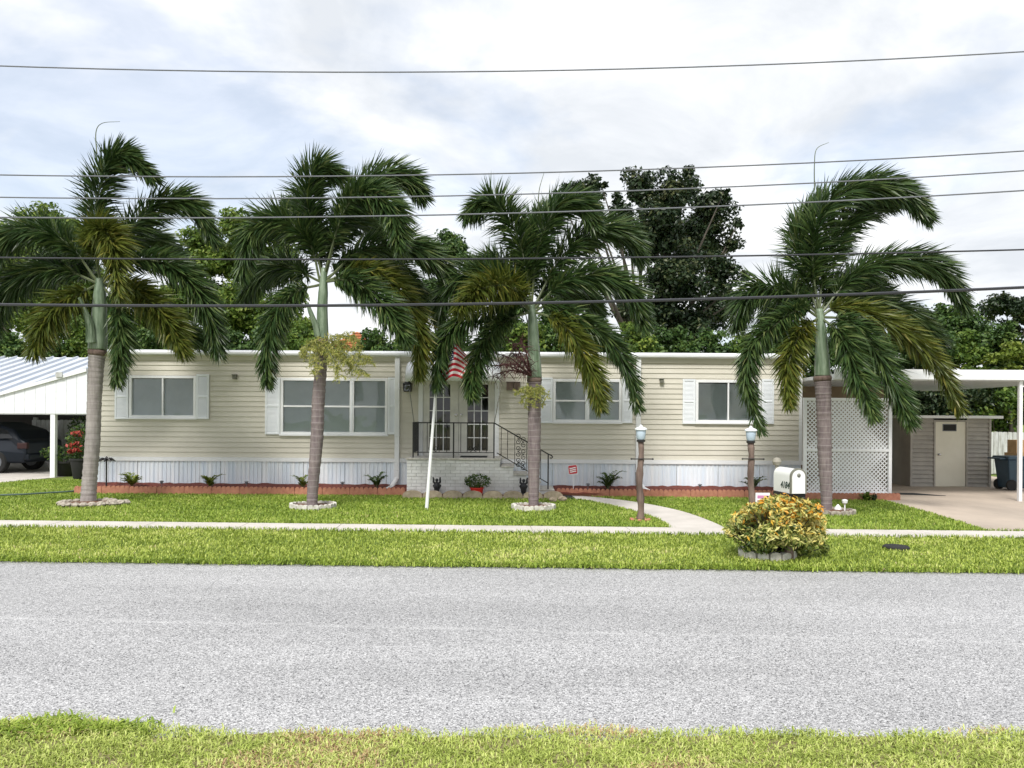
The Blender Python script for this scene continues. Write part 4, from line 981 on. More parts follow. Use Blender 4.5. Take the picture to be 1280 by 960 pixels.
lamp_post((800, 651), 530, .0, 'driftwood lamp post with frosted lantern beside the curved path')
lamp_post((941, 651), 531.5, -.05, 'driftwood lamp post with frosted lantern behind the yellow bush')
g0 = G(800, 651)
for i in range(7): a = 2*math.pi*i/7; tag(rock((g0.x+.15*math.cos(a), g0.y+.13*math.sin(a), .02), .04, None, 'pebble', 'redbrick'), 'small reddish stone around the lamp post by the path', 'stone', 'stones round the path lamp post')

# ------------------------------------------------------------------ mailbox and croton bush
MBASE = G(969, 701); MY = MBASE.y+.22; mc = P(981, 613.5, MY); mz = mc.z
mbx = empty('mailbox', (mc.x-.02, MY, 0), 'white arched mailbox numbered 4184 standing in the yellow bush', 'mailbox')
def arch(w, h, n=12):
    r = w/2; return [(-r, 0), (r, 0)]+[(r*math.cos(math.pi*i/n), h-r+r*math.sin(math.pi*i/n)) for i in range(n+1)]
mw, mh, ml = .190, .305, .46; yaw = R(7)
MT = Matrix.Translation((mc.x+.0, MY-.15, mz)) @ Matrix.Rotation(yaw, 4, 'Z')
b = MB(); b.prism(arch(mw-.006, mh-.004), 'y', -ml/2+.012, ml/2); b.xf(MT); b.build('body', 'mailwhite', mbx, True)
b = MB(); b.prism(arch(mw-.022, mh-.014), 'y', -ml/2-.012, -ml/2+.0119); b.xf(MT @ Matrix.Translation((0, 0, .004))); dr = b.build('door', 'mailwhite', mbx, True)
b = MB(); n = 14; A_ = arch(mw+.012, mh+.006, n)[2:]; B2 = arch(mw-.020, mh-.012, n)[2:]
A_ = [(mw/2+.006, 0)]+A_+[(-mw/2-.006, 0)]; B2 = [(mw/2-.010, 0)]+B2+[(-mw/2+.010, 0)]; k = len(A_)
for y in (-ml/2-.016, -ml/2+.02): b.add([(p[0], y, p[1]) for p in A_]+[(p[0], y, p[1]) for p in B2], [(i, i+1, k+i+1, k+i) for i in range(k-1)])
b.add([(p[0], -ml/2-.016, p[1]) for p in A_]+[(p[0], -ml/2+.02, p[1]) for p in A_], [(i, i+1, k+i+1, k+i) for i in range(k-1)])
b.xf(MT); b.build('door_rim', 'gold', mbx)
b = MB(); b.lathe([(.022, 0), (.024, .006), (.014, .016), (.003, .02)], (0, 0, 0), 10); b.xf(MT @ Matrix.Translation((0, -ml/2-.012, mh*.74)) @ Matrix.Rotation(R(90), 4, 'X')); b.build('latch', 'gold', dr, True)
b = MB()
for i in range(3): b.box(-.020+i*.015, -.012+i*.015, -ml/2-.0145, -ml/2-.0119, mh*.32, mh*.52)
b.xf(MT); b.build('crest', 'blind', dr)
def text(s_, size, mtx, mt, name, parent, shear=0.0, extrude=.0015):
    cu = bpy.data.curves.new('t', 'FONT'); cu.body = s_; cu.size = size; cu.extrude = extrude; cu.align_x = 'CENTER'; cu.align_y = 'CENTER'; cu.shear = shear; cu.offset = size*.02
    o = bpy.data.objects.new('t', cu); col.objects.link(o); bpy.context.view_layer.update()
    me = bpy.data.meshes.new_from_object(o.evaluated_get(bpy.context.evaluated_depsgraph_get())); bpy.data.objects.remove(o)
    me.transform(Matrix.Translation(-wloc(parent)) @ mtx); me.materials.clear(); me.materials.append(M[mt])
    o = bpy.data.objects.new(name, me); col.objects.link(o); o.parent = parent; return o
# lettering on the left flank of the mailbox
text('4184', .115, MT @ Matrix.Translation((-mw/2+.000, -.075, mh*.30)) @ Matrix.Rotation(R(-90), 4, 'Z') @ Matrix.Rotation(R(90), 4, 'X'), 'ink', 'house_number', mbx, .25)
b = MB(); b.box(-.11, .11, -.2, .2, -.045, -.004); b.xf(MT); b.build('support_board', 'rubber', mbx)
b = MB(); b.box(-.045, .045, -.045, .045, -mz-.05, -.046); b.box(-.05, .05, -.16, .16, -.10, -.046); b.xf(MT); b.build('post', 'wood', mbx)
b = MB(); cbx = P(971, 577, MY+.1); b.tube([(cbx.x, MY+.1, cbx.z-.35), (cbx.x, MY+.1, cbx.z-.05)], .02, 8); b.lathe([(.006, -.055), (.04, -.042), (.058, 0), (.042, .042), (.006, .055)], (cbx.x, MY+.1, cbx.z), 14); b.build('ball_finial', 'ball', mbx, True)
# croton: branches and big variegated leaves gathered in clumps
cb = empty('croton_bush', (MBASE.x, MY, 0), 'variegated yellow and green croton bush growing around the mailbox', 'bush')
blobs = [(966, 648, 24), (990, 652, 25), (1010, 655, 18), (945, 655, 22), (928, 655, 15), (960, 668, 28), (1000, 668, 22), (1018, 670, 12), (940, 670, 19), (975, 676, 18), (998, 678, 14), (952, 677, 13), (966, 634, 11), (986, 631, 12), (976, 625, 7), (992, 624, 7), (958, 630, 8), (1008, 634, 8), (932, 645, 7), (1030, 684, 6), (976, 640, 17), (1000, 637, 12), (1026, 668, 7), (914, 660, 7), (938, 642, 10), (1024, 650, 8), (920, 664, 9), (1018, 640, 10), (985, 630, 12)]
blobs += [(972, 664, 15), (958, 672, 14), (986, 668, 16)]
for q_ in range(18):   # ragged sprays that stick out of the bush
    an_ = math.pi*(.06+.88*q_/17); blobs.append((970+(54+random.uniform(-4, 6))*math.cos(an_), 672-(44+random.uniform(-8, 4))*math.sin(an_) if abs(math.cos(an_)) > .35 else 634, random.uniform(4, 8)))
Vs, Fs, Ts = [], [], []; n0 = 0; st = MB(); root = np.array([MBASE.x+.08, MY, .02])
for cx_, cy_, r_ in blobs:
    yy = MY-.30 if (cx_, cy_) in ((972, 664), (958, 672), (986, 668)) else MY+random.uniform(-.20, .2) if cy_ > 640 else MY-random.uniform(.2, .3); c = np.array(P(cx_, cy_, yy)); rr = r_*S(yy)
    k = int(1250*(rr/.25)**2); dirs = unit(rng.normal(size=(k, 3))); rad = rr*rng.uniform(.25, 1.3, (k, 1))**.7
    cen = c+dirs*rad; nr = unit(dirs*.5+rng.normal(size=(k, 3))*.6+np.array([0, -.25, .5]))
    v, f = leafquads(cen, nr, rng.uniform(.04, .105, k), .34, .12)
    # outer, higher and right-hand leaves are yellower, inner and low ones darker green
    out_ = (rad[:, 0]/rr); side = np.clip((cen[:, 0]-MBASE.x+.3)/.8, 0, 1); hh = np.clip((cen[:, 2]-.08)/.5, 0, 1)
    tn = np.clip(rng.normal(.46, .24, k)*(.35+.75*out_)*(.30+.85*hh)+.14*side, 0, 1)
    Vs.append(v); Fs.append(f+n0); Ts.append(np.repeat(tn, 4)); n0 += len(v)
    st.tube([Vector(root), Vector((root*.5+c*.5)+np.array([0, 0, -.05])), Vector(c)], [.014, .010, .005], 5)
st.build('stems', 'bark', cb); fastmesh('foliage', np.concatenate(Vs), 3, 'croton', cb, np.concatenate(Ts), np.concatenate(Fs))
c = Vector((MBASE.x, MBASE.y+.30, 0)); ring(c, .33, .30, 'white scalloped stones ringing the croton bush', 'whitestone', .10, 14, 1, thick=.07)
# small yard sign behind the bush
sg = G(955, 652); Y = sg.y-.6; a = P(944.5, 616, Y); c = P(962, 638, Y); e = empty('yard_sign', ((a.x+c.x)/2, Y, 0), 'white yard sign with pink and grey print behind the croton bush', 'sign')
b = MB(); b.box(a.x, c.x, Y-.006, Y+.006, c.z, a.z); b.build('panel', 'white', e)
b = MB(); w_ = c.x-a.x; h_ = a.z-c.z
for k, (q0, q1) in enumerate(((.68, .86), (.46, .60))): b.box(a.x+w_*.12, a.x+w_*(.9-.15*k), Y-.009, Y-.0061, c.z+h_*q0, c.z+h_*q1)
b.build('lettering', 'pinkprint', e)
b = MB(); b.box(a.x+w_*.12, a.x+w_*.85, Y-.009, Y-.0061, c.z+h_*.15, c.z+h_*.36); b.build('lettering', 'blueprint', e)
b = MB(); b.tube([((a.x+c.x)/2, Y+.012, -.05), ((a.x+c.x)/2, Y+.012, a.z-.03)], .008, 5); b.build('stake', 'wire', e)
# red security sign on a stake
Y = EY+.15; a = P(716, 587, Y); e = empty('yard_sign', (a.x, Y, 0), 'small tilted red and white sign on a thin stake in the bed', 'sign')
b = MB(); r_ = .095; pts = []
for k in range(4):
    for j in range(4): an = R(90*k+30*j); cx_, cz_ = [(1, 1), (-1, 1), (-1, -1), (1, -1)][k]; pts.append((cx_*(r_-.03)+.03*math.cos(an), cz_*(r_-.03)+.03*math.sin(an)))
def rot(p, t=.12): return (a.x+p[0]*math.cos(t)-p[1]*math.sin(t), a.z+p[0]*math.sin(t)+p[1]*math.cos(t))
b.prism([rot((p[0]*1.12, p[1]*1.12)) for p in pts], 'y', Y-.004, Y+.006); b.build('border', 'white', e)
b = MB(); b.prism([rot(p) for p in pts], 'y', Y-.008, Y-.0041); b.build('panel', 'redprint', e)
b = MB()
for zq, hq in ((.035, .024), (-.005, .020), (-.045, .022)):
    q = [rot((x_, zq+s_*hq/2+.006*math.sin(x_*40))) for s_, xs_ in ((-1, np.linspace(-.07, .07, 8)), (1, np.linspace(.07, -.07, 8))) for x_ in xs_]; b.prism(q, 'y', Y-.011, Y-.0081)
b.build('lettering', 'white', e)
b = MB(); b.tube([(a.x+.02, Y+.012, .05), (a.x, Y+.012, a.z)], .006, 5); b.build('stake', 'white', e)
# dark bird ornament by the first corner
g0 = P(133, 600, EY+.25); b = MB(); zt_ = P(133, 575, EY+.25).z; Y = EY+.25
b.tube([(g0.x, Y, .05), (g0.x, Y, zt_+.02)], .018, 7)
for i in range(9): an = 2*math.pi*i/9; b.tube([(g0.x, Y, zt_), (g0.x+.10*math.cos(an), Y+.09*math.sin(an), zt_+.03), (g0.x+.20*math.cos(an), Y+.17*math.sin(an), zt_-.03)], [.02, .028, .006], 6)
b.lathe([(.02, 0), (.04, .02), (.02, .07), (.004, .09)], (g0.x, Y, zt_), 8)
tag(b.build('garden_ornament', 'iron', None, True), 'dark metal flower ornament on a stake at the house corner', 'ornament')
# hose on the lawn by palm one
hp = [G(0, 622), G(30, 621), G(60, 619), G(85, 617.5), G(100, 615), G(104, 606)]; b = MB(); q = crom([np.array((p.x, p.y, .055)) for p in hp], 40); b.tube([Vector(p) for p in q], .02, 6)
tag(b.build('garden_hose', 'hose', None, True), 'grey-green garden hose lying on the lawn by the thick palm', 'hose')
# meter lid and valve on the verge
g0 = G(1120, 686.5); b = MB(); b.lathe([(.17, -.02), (.17, .035), (.15, .05), (.02, .055)], (g0.x, g0.y, 0), 18); tag(b.build('meter_lid', 'rubber', None, True), 'round dark meter lid set in the grass verge by the driveway', 'cover')

# ------------------------------------------------------------------ overhead wires
WR = 12.9
def wire(pts, r, label, mt):
    p = [np.array(P(px, py, WR)) for px, py in pts]; A_ = np.array([(q[0], q[2]) for q in p]); co = np.polyfit(A_[:, 0], A_[:, 1], 2)
    xs_ = np.linspace(-28, 28, 57); b = MB(); b.tube([(x, WR, np.polyval(co, x)) for x in xs_], r, 6); tag(b.build('overhead_wire', mt, None, True), label, 'wire', 'overhead wires along the street')
wire([(0, 82), (350, 91), (640, 88.5), (960, 80), (1280, 65)], .011, 'topmost thin grey wire high above the palms', 'wire')
wire([(0, 219), (420, 219.5), (800, 212), (1050, 203), (1280, 188)], .011, 'second highest thin wire grazing the palm tops', 'wire')
wire([(0, 247), (350, 247), (640, 243), (900, 235), (1280, 213)], .011, 'third wire from the top, the upper of a close pair', 'wire')
wire([(0, 272), (350, 271), (640, 267), (900, 258), (1280, 238)], .012, 'fourth wire from the top, the lower of a close pair', 'wire')
wire([(0, 322), (350, 324.5), (640, 323), (900, 320.5), (1280, 312)], .014, 'second lowest dark wire crossing the palm crowns', 'cable')
wire([(0, 381), (300, 382), (640, 379), (900, 374), (1280, 359)], .025, 'lowest and thickest black cable crossing the palm crowns', 'cable')

# ------------------------------------------------------------------ lattice screen, carport, shed, bin at the right
LY = EY-.22
def LW(px, py): p = P(px, py, LY); return p.x, p.z
lx0, lx1 = LW(1004, 560)[0], LW(1114, 560)[0]; lz0, lz1, lzm = .10, LW(1060, 497.5)[1], LW(1060, 562.5)[1]
lat = empty('lattice_screen', ((lx0+lx1)/2, LY, 0), 'white diagonal lattice privacy screen at the end of the home', 'lattice')
for x_ in (lx0, lx1-.07): b = MB(); b.box(x_, x_+.07, LY-.035, LY+.035, -.03, lz1); b.build('post', 'white', lat)
for z_, t_ in ((lz0, .06), (lzm-.03, .06), (lz1-.055, .055)): b = MB(); b.box(lx0+.07, lx1-.07, LY-.03, LY+.03, z_, z_+t_); b.build('rail', 'white', lat)
def lattice(x0, x1, z0, z1, sp_=.092, w=.036):
    for sgn, y0 in ((1, LY-.011), (-1, LY+.001)):
        c = -(z1-z0); 
        while c < (x1-x0):
            # strip centreline x = x0+c+t, z = z0+t (mirrored for sgn -1), clipped to the panel
            t0_, t1_ = max(0, -c), min(z1-z0, (x1-x0)-c)
            if t1_-t0_ > .03:
                hw = w*.7071; q = [(c+t0_-hw, t0_), (c+t0_+hw, t0_), (c+t1_+hw, t1_), (c+t1_-hw, t1_)]
                q = [(min(max(a_, 0), x1-x0), b_) for a_, b_ in q]
                pts = [((x0+a_) if sgn > 0 else (x1-a_), z0+b_) for a_, b_ in q]
                b = MB(); b.prism(pts, 'y', y0, y0+.010); b.build('slat', 'white', lat)
            c += sp_
lattice(lx0+.07, lx1-.07, lz0+.06, lzm-.03); lattice(lx0+.07, lx1-.07, lzm+.03, lz1-.055)
CY0, CY1 = EY-.55, 24.2
def CW(px, py): p = P(px, py, CY0); return p.x, p.z
cz1, cz0 = CW(1200, 462)[1], CW(1200, 474.5)[1]; cx0 = HX1+.14; cx1 = 13.6
cp = empty('carport', ((cx0+cx1)/2, (CY0+CY1)/2, 0), 'flat white metal carport roof on posts over the driveway', 'carport')
b = MB(); b.prism([(CY0, cz1), (CY0, cz0), (CY0+.02, cz0), (CY0+.03, cz0+.06), (CY0+.03, cz1)], 'x', cx0, cx1); b.build('fascia', 'white_metal', cp)
for i in range(18):
    w_ = (cx1-cx0)/18; b = MB(); b.box(cx0+i*w_+.004, cx0+(i+1)*w_-.004, CY0+.031, CY1, cz0+.07, cz0+.11); b.box(cx0+i*w_+.004, cx0+i*w_+.03, CY0+.031, CY1, cz0+.035, cz0+.07); b.build('roof_panel', 'white_metal', cp)
pxr = CW(1279.5, 540)[0]
for x_, y_ in ((pxr, CY0+.12), (cx1-.2, CY0+.12), (pxr, CY1-.4), (cx0+.15, CY1-.4)):
    b = MB(); b.box(x_-.035, x_+.035, y_-.035, y_+.035, 0, cz0+.035); b.build('post', 'white', cp)
b = MB(); b.box(cx0, cx1, CY0+.06, CY0+.18, cz0-.02, cz0+.034); b.build('beam', 'white_metal', cp)
# tan end wall strip of a storage room behind the lattice
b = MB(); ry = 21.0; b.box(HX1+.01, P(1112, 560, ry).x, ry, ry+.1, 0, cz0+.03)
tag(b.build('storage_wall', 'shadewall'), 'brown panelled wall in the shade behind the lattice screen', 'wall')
SY = 20.2
def SW(px, py): p = P(px, py, SY); return p.x, p.z
sx0, sx1 = SW(1137, 560)[0], SW(1238, 560)[0]; sz1 = SW(1190, 523)[1]; SD = 2.4
shed = empty('garden_shed', ((sx0+sx1)/2, SY, 0), 'small grey clapboard shed with a cream door under the carport', 'shed')
dx0, dx1 = SW(1168, 560)[0], SW(1206.5, 560)[0]; dz1 = SW(1190, 527)[1]
n = 16; h_ = sz1/n
for i in range(n):
    za = i*h_; segs = [(sx0+.03, dx0-.04), (dx1+.04, sx1-.06)] if za < dz1+.02 else [(sx0+.03, sx1-.06)]
    for s0, s1 in segs:
        b = MB(); b.prism([(SY+.02, za), (SY-.045, za), (SY-.045, za+.012), (SY-.006, za+h_), (SY+.02, za+h_)], 'x', s0, s1); b.build('siding_board', 'grayside', shed)
for x_ in (sx0, sx1-.06): b = MB(); b.box(x_-.005, x_+.05, SY-.055, SY+.04, 0, sz1); b.build('corner_trim', 'grayside', shed)
b = MB(); b.box(sx0, sx0+.03, SY+.04, SY+SD, 0, sz1); b.box(sx1-.04, sx1-.005, SY+.04, SY+SD, 0, sz1); b.box(sx0+.03, sx1-.04, SY+SD-.03, SY+SD, 0, sz1); b.build('wall', 'grayside', shed)
b = MB(); b.box(sx0-.08, sx1+.20, SY-.22, SY+SD+.1, sz1+.001, sz1+.075); b.build('roof', 'white_metal', shed, bevel=.006)
b = MB(); b.box(dx0-.04, dx0, SY-.055, SY+.02, 0, dz1+.04); b.box(dx1, dx1+.04, SY-.055, SY+.02, 0, dz1+.04); b.box(dx0, dx1, SY-.055, SY+.02, dz1, dz1+.04); b.build('door_frame', 'grayside', shed)
b = MB(); b.box(dx0+.004, dx1-.004, SY-.022, SY+.018, .012, dz1-.004); d = b.build('door', 'cream', shed, bevel=.004)
wx0, wz0 = SW(1178.5, 538); wx1, wz1 = SW(1194, 531)
b = MB(); b.box(wx0-.02, wx1+.02, SY-.03, SY-.0221, wz0-.02, wz1+.02); b.build('window_frame', 'wire', d)
b = MB(); b.box(wx0, wx1, SY-.034, SY-.0301, wz0, wz1); b.build('pane', 'rubber', d)
hx, hz = SW(1172.5, 568); b = MB(); b.lathe([(.025, 0), (.025, .01), (.012, .02), (.012, .04), (.03, .055), (.02, .08), (.004, .085)], (0, 0, 0), 10); b.xf(Matrix.Translation((hx, SY-.022, hz)) @ Matrix.Rotation(R(90), 4, 'X')); b.build('handle', 'chrome', d, True)
# black sheet standing in for the shade in the gap left of the shed
b = MB(); b.box(P(1113, 560, 21.5).x, sx0-.1, 21.5, 21.6, 0, 2.0); tag(b.build('shade_sheet', 'rubber'), 'black sheet standing in for shade in the gap left of the grey shed', 'wall')
# driveway mat
b = MB(); a = G(1118, 617.5); c = G(1182, 620.5); b.prism([(a.x-.3, a.y+.1), (a.x, a.y-.25), (c.x, c.y-.02), (a.x+.5, a.y+.12)], 'z', .012, .02); tag(b.build('floor_mat', 'mat'), 'dark wedge-shaped mat on the driveway before the shed', 'mat')
# wheeled bin
BY = 19.4; g0 = P(1263, 600, BY); e = empty('wheeled_bin', (g0.x, BY, 0), 'dark blue wheeled rubbish bin beside the grey shed', 'bin')
def frustum(b, cx_, cy_, w0, d0, z0, w1, d1, z1): b.add([(cx_-w0, cy_-d0, z0), (cx_+w0, cy_-d0, z0), (cx_+w0, cy_+d0, z0), (cx_-w0, cy_+d0, z0), (cx_-w1, cy_-d1, z1), (cx_+w1, cy_-d1, z1), (cx_+w1, cy_+d1, z1), (cx_-w1, cy_+d1, z1)], [(0, 3, 2, 1), (4, 5, 6, 7), (0, 1, 5, 4), (1, 2, 6, 5), (2, 3, 7, 6), (3, 0, 4, 7)])
b = MB(); frustum(b, g0.x+.06, BY, .23, .24, .06, .30, .30, .78); b.build('body', 'bin', e, bevel=.03)
b = MB(); frustum(b, g0.x+.06, BY, .34, .34, .781, .32, .32, .86); b.box(g0.x-.44, g0.x-.28, BY-.26, BY+.26, .78, .82); b.build('lid', 'bin', e, bevel=.02)
for y_ in (-.25, .25):
    b = MB(); b.lathe([(.04, -.03), (.13, -.03), (.14, -.015), (.14, .015), (.13, .03), (.04, .03)], (0, 0, 0), 20); b.xf(Matrix.Translation((g0.x-.13 if y_ < 0 else g0.x-.13, BY+y_, .14)) @ Matrix.Rotation(R(90), 4, 'X')); b.build('wheel', 'rubber', e, True)
b = MB(); b.tube([(g0.x-.40, BY-.22, .80), (g0.x-.40, BY+.22, .80)], .02, 6); b.build('handle', 'bin', e, True)
b = MB(); b.add([(g0.x+.16, BY-.292, .50), (g0.x+.22, BY-.292, .50), (g0.x+.22, BY-.301, .62), (g0.x+.16, BY-.301, .62)], [(0, 1, 2, 3)]); b.build('sticker', 'white', e)
b = MB(); a = P(1271, 556, 21.5); b.box(a.x-.14, a.x+.12, 21.3, 21.7, a.z-.22, a.z+.14); b.box(a.x-.16, a.x+.5, 21.2, 21.8, 0, a.z-.221); o = b.build('cardboard_box', 'box', None, bevel=.004); tag(o, 'brown cardboard box stacked behind the blue bin', 'box')
# plain white fences at the back
def fence(x0, x1, y, h, label, mt='fencewhite', w=.14):
    e = empty('picket_fence', ((x0+x1)/2, y, 0), label, 'fence'); n = int((x1-x0)/(w+.012))
    proto = None
    for i in range(n):
        b = MB(); x = x0+i*(w+.012)
        if proto is None:
            b.prism([(x, .03), (x+w, .03), (x+w, h-.02), (x+w*.8, h), (x+w*.2, h), (x, h-.02)], 'y', y-.012, y+.012); proto = b.build('picket', mt, e)
        else:
            o = bpy.data.objects.new('picket', proto.data); col.objects.link(o); o.parent = e; o.location = (i*(w+.012), random.uniform(-.004, .004), random.uniform(-.01, .01))
    for z_ in (.25, h-.25): b = MB(); b.box(x0, x1, y+.013, y+.05, z_, z_+.09); b.build('rail', mt, e)
    for i in range(int((x1-x0)/2.4)+1): b = MB(); b.box(x0+i*2.4, x0+i*2.4+.11, y+.051, y+.15, 0, h+.08); b.build('post', mt, e)
fence(P(1236, 560, 24.8).x, 17, 24.8, P(1250, 540, 24.8).z, 'white board fence behind the shed and bin')
fence(P(40, 560, 25.6).x, P(110, 560, 25.6).x+.6, 25.6, P(85, 525, 25.6).z, 'weathered white fence behind the potted flowers')

# ------------------------------------------------------------------ neighbour's carport at the left
NY = 21.3
def NW(px, py): p = P(px, py, NY); return p.x, p.z
nc = empty('carport', (NW(40, 560)[0], NY, 0), 'white carport with a sloping panelled front beside the thick palm', 'carport')
tl, tr = NW(-150, 536), NW(109, 464.5)
def topz(x): return tl[1]+(tr[1]-tl[1])*(x-tl[0])/(tr[0]-tl[0])
bz = NW(60, 517)[1]
x = NW(-60, 560)[0]; xe = tr[0]; wv_ = (xe-x)/13
for i in range(13):
    a, c = x+i*wv_+.004, x+(i+1)*wv_-.004
    b = MB(); b.prism([(a, bz), (c, bz), (c, max(topz(c), bz+.02)), (a, max(topz(a), bz+.01))], 'y', NY, NY+.03); b.build('front_panel', 'white_metal', nc)
b = MB(); b.prism([(x, topz(x)), (xe, topz(xe)), (xe, topz(xe)+.09), (x, topz(x)+.09)], 'y', NY-.06, NY+.09); b.build('rake_trim', 'white', nc)
b = MB(); b.box(x, xe, NY+.031, NY+.16, bz-.03, bz+.12); b.build('beam', 'white_metal', nc)
px65 = NW(65, 560)[0]
for x_, y_ in ((px65, NY+.08), (x+.3, NY+.08), (px65, 26.0)):
    b = MB(); b.box(x_-.065, x_+.065, y_-.06, y_+.06, 0, bz+.0); b.build('post', 'white', nc)
b = MB(); q = NW(76, 470); b.box(q[0]-.09, q[0]+.09, NY-.10, NY-.0601, q[1]-.03, q[1]+.10); b.build('gutter_box', 'fencewhite', nc)
# ribbed roof sloping down towards the street
rY0, rY1 = NY+.35, NY+5.2; rz1 = P(50, 447.5, rY1).z; rz0 = P(50, 492, rY0).z; rx1 = P(107, 447, rY1).x; rx1f = P(109, 470, rY0).x
nrib = 34; w_ = .42
for i in range(nrib):
    xr = rx1f-.02-i*w_; b = MB()
    def rp_(x, t, dz=0): return (x, rY0+(rY1-rY0)*t, rz0+(rz1-rz0)*t+dz)
    xs_ = [(xr-w_+.003, 0), (xr-.10, 0), (xr-.085, .07), (xr-.03, .07), (xr-.015, 0), (xr-.001, 0)]
    vs_ = [rp_(x_, 0, d_) for x_, d_ in xs_]+[rp_(x_, 1, d_) for x_, d_ in xs_]; n = len(xs_)
    b.add(vs_, [(k, k+1, n+k+1, n+k) for k in range(n-1)]); o = b.build('roof_panel', 'roofmetal', nc); sm = o.modifiers.new('t', 'SOLIDIFY'); sm.thickness = .012
b = MB(); b.box(rx1f-nrib*w_, rx1f, rY1-.05, rY1+.2, rz1-.12, rz1+.02); b.build('ridge_cap', 'white_metal', nc)
b = MB(); b.box(rx1f-nrib*w_, rx1f-1.0, 27.4, 27.5, 0, rz1-.13); tag(b.build('carport_back_wall', 'darkwall'), 'back wall of the neighbouring carport with its shade put into the colour', 'wall')
b = MB(); b.box(rx1f-.10, rx1f-.02, 22.4, 26.4, bz+.1, rz1-.2); b.build('side_panel', 'white_metal', nc)

# dark car under it: rear end to the right
CYc = 23.6; cxr = P(57, 570, CYc).x; L_ = 4.7; xl = cxr-L_; wd = .93
car = empty('parked_car', (xl+L_/2, CYc, 0), 'dark navy car parked in the shade of the white carport', 'car')
side = [(0.10, .32), (0.0, .50), (.02, .72), (.20, .86), (1.15, .98), (1.75, 1.40), (2.25, 1.52), (3.55, 1.52), (4.25, 1.30), (4.50, 1.02), (4.66, .95), (4.70, .60), (4.62, .32)]
b = MB(); n = len(side); sec = [(-wd, .0), (-wd*.97, 1)]
def sec_y(z): return wd*(1.0 if z < .98 else 1.0-.26*(z-.98)/.54)
vs_ = [(xl+p, CYc-sec_y(z), z) for p, z in side]+[(xl+p, CYc+sec_y(z), z) for p, z in side]
b.add(vs_, [tuple(range(n)), tuple(range(2*n-1, n-1, -1))]+[(i, n+i, n+(i+1) % n, (i+1) % n) for i in range(n)])
b.build('body', 'carpaint', car, bevel=.06)
M['carglass'] = mat('car_glass', (0.01, 0.012, 0.014), None, 3, .05)
for q in ([(1.42, 1.02), (1.90, 1.38), (2.45, 1.44), (2.45, 1.02)], [(2.53, 1.02), (2.53, 1.44), (3.45, 1.44), (3.60, 1.02)], [(3.68, 1.03), (3.55, 1.43), (4.05, 1.28), (4.28, 1.05)]):
    b = MB(); b.add([(xl+p, CYc-sec_y(z)-.006, z) for p, z in q], [tuple(range(4))]); b.build('side_window', 'carglass', car)
for xw in (.92, 3.78):
    for y_ in (-wd+.08, wd-.08):
        b = MB(); b.lathe([(.12, -.10), (.31, -.11), (.34, -.08), (.34, .08), (.31, .11), (.12, .10)], (0, 0, 0), 26); b.xf(Matrix.Translation((xl+xw, CYc+y_, .34)) @ Matrix.Rotation(R(90), 4, 'X')); wh = b.build('wheel', 'rubber', car, True)
        b = MB(); b.lathe([(.02, -.115), (.20, -.112), (.22, -.08), (.22, .08), (.20, .112), (.02, .115)], (0, 0, 0), 18); b.xf(Matrix.Translation((xl+xw, CYc+y_, .34)) @ Matrix.Rotation(R(90), 4, 'X')); b.build('rim', 'wire', wh, True)
b = MB(); b.box(xl+4.42, xl+4.715, CYc-wd-.012, CYc-wd+.12, .74, .92); b.build('tail_lamp', 'taillamp', car, bevel=.02)
b = MB(); b.box(xl+4.30, xl+4.76, CYc-wd+.02, CYc+wd-.02, .40, .58); b.build('rear_bumper', 'carpaint', car, bevel=.04)
for xh in (2.2, 3.3): b = MB(); b.box(xl+xh, xl+xh+.18, CYc-wd-.03, CYc-wd-.001, .86, .89); b.build('door_handle', 'chrome', car)
# potted flowers by the carport post
def potplant(px, Y, h, r, label, flower, zpot=.42):
    x_ = P(px, 580, Y).x; e = empty('potted_plant', (x_, Y, 0), label, 'potted plant'); b = MB()
    b.lathe([(r*.62, .0), (r*.7, .03), (r, zpot-.05), (r*1.08, zpot-.045), (r*1.08, zpot), (r*.95, zpot), (r*.9, zpot-.06), (.01, zpot-.06)], (x_, Y, .013), 16); b.build('pot', 'rubber', e, True)
    n = 420; c = unit(rng.normal(size=(n, 3)))*rng.uniform(.3, 1, (n, 1))**.5*np.array([r*1.5, r*1.3, h*.5])+np.array([x_, Y, zpot+h*.48]); v, f = leafquads(c, unit(rng.normal(size=(n, 3))+np.array([0, -.2, .6])), rng.uniform(.06, .14, n), .5)
    fastmesh('foliage', v, 3, 'leaf_mid', e, np.repeat(rng.random(n), 4), f)
    b = MB(); b.tube([(x_, Y, zpot-.05), (x_+.02, Y, zpot+h*.5)], [.02, .01], 5); b.build('stem', 'bark', e)
    if flower:
        for dx, zz_ in flower:
            v, f = leafquads(np.array([x_+dx, Y-.25, zz_])+rng.normal(size=(22, 3))*np.array([.06, .05, .035]), unit(rng.normal(size=(22, 3))+np.array([0, -.6, .4])), .12, .7); fastmesh('flower', v, 3, 'petal', e, np.repeat(rng.random(22), 4), f)
potplant(100, 20.9, 1.0, .24, 'tall black pot with red flowers beside the thick palm', [(-.02, .95), (.04, .80), (-.10, .78), (.05, 1.25)], .55)
potplant(80, 21.9, .5, .42, 'wide black pot with leafy plants behind the carport post', None, .42)
potplant(99, 24.6, 1.5, .25, 'tall leafy green potted plant by the weathered fence', None, .35)

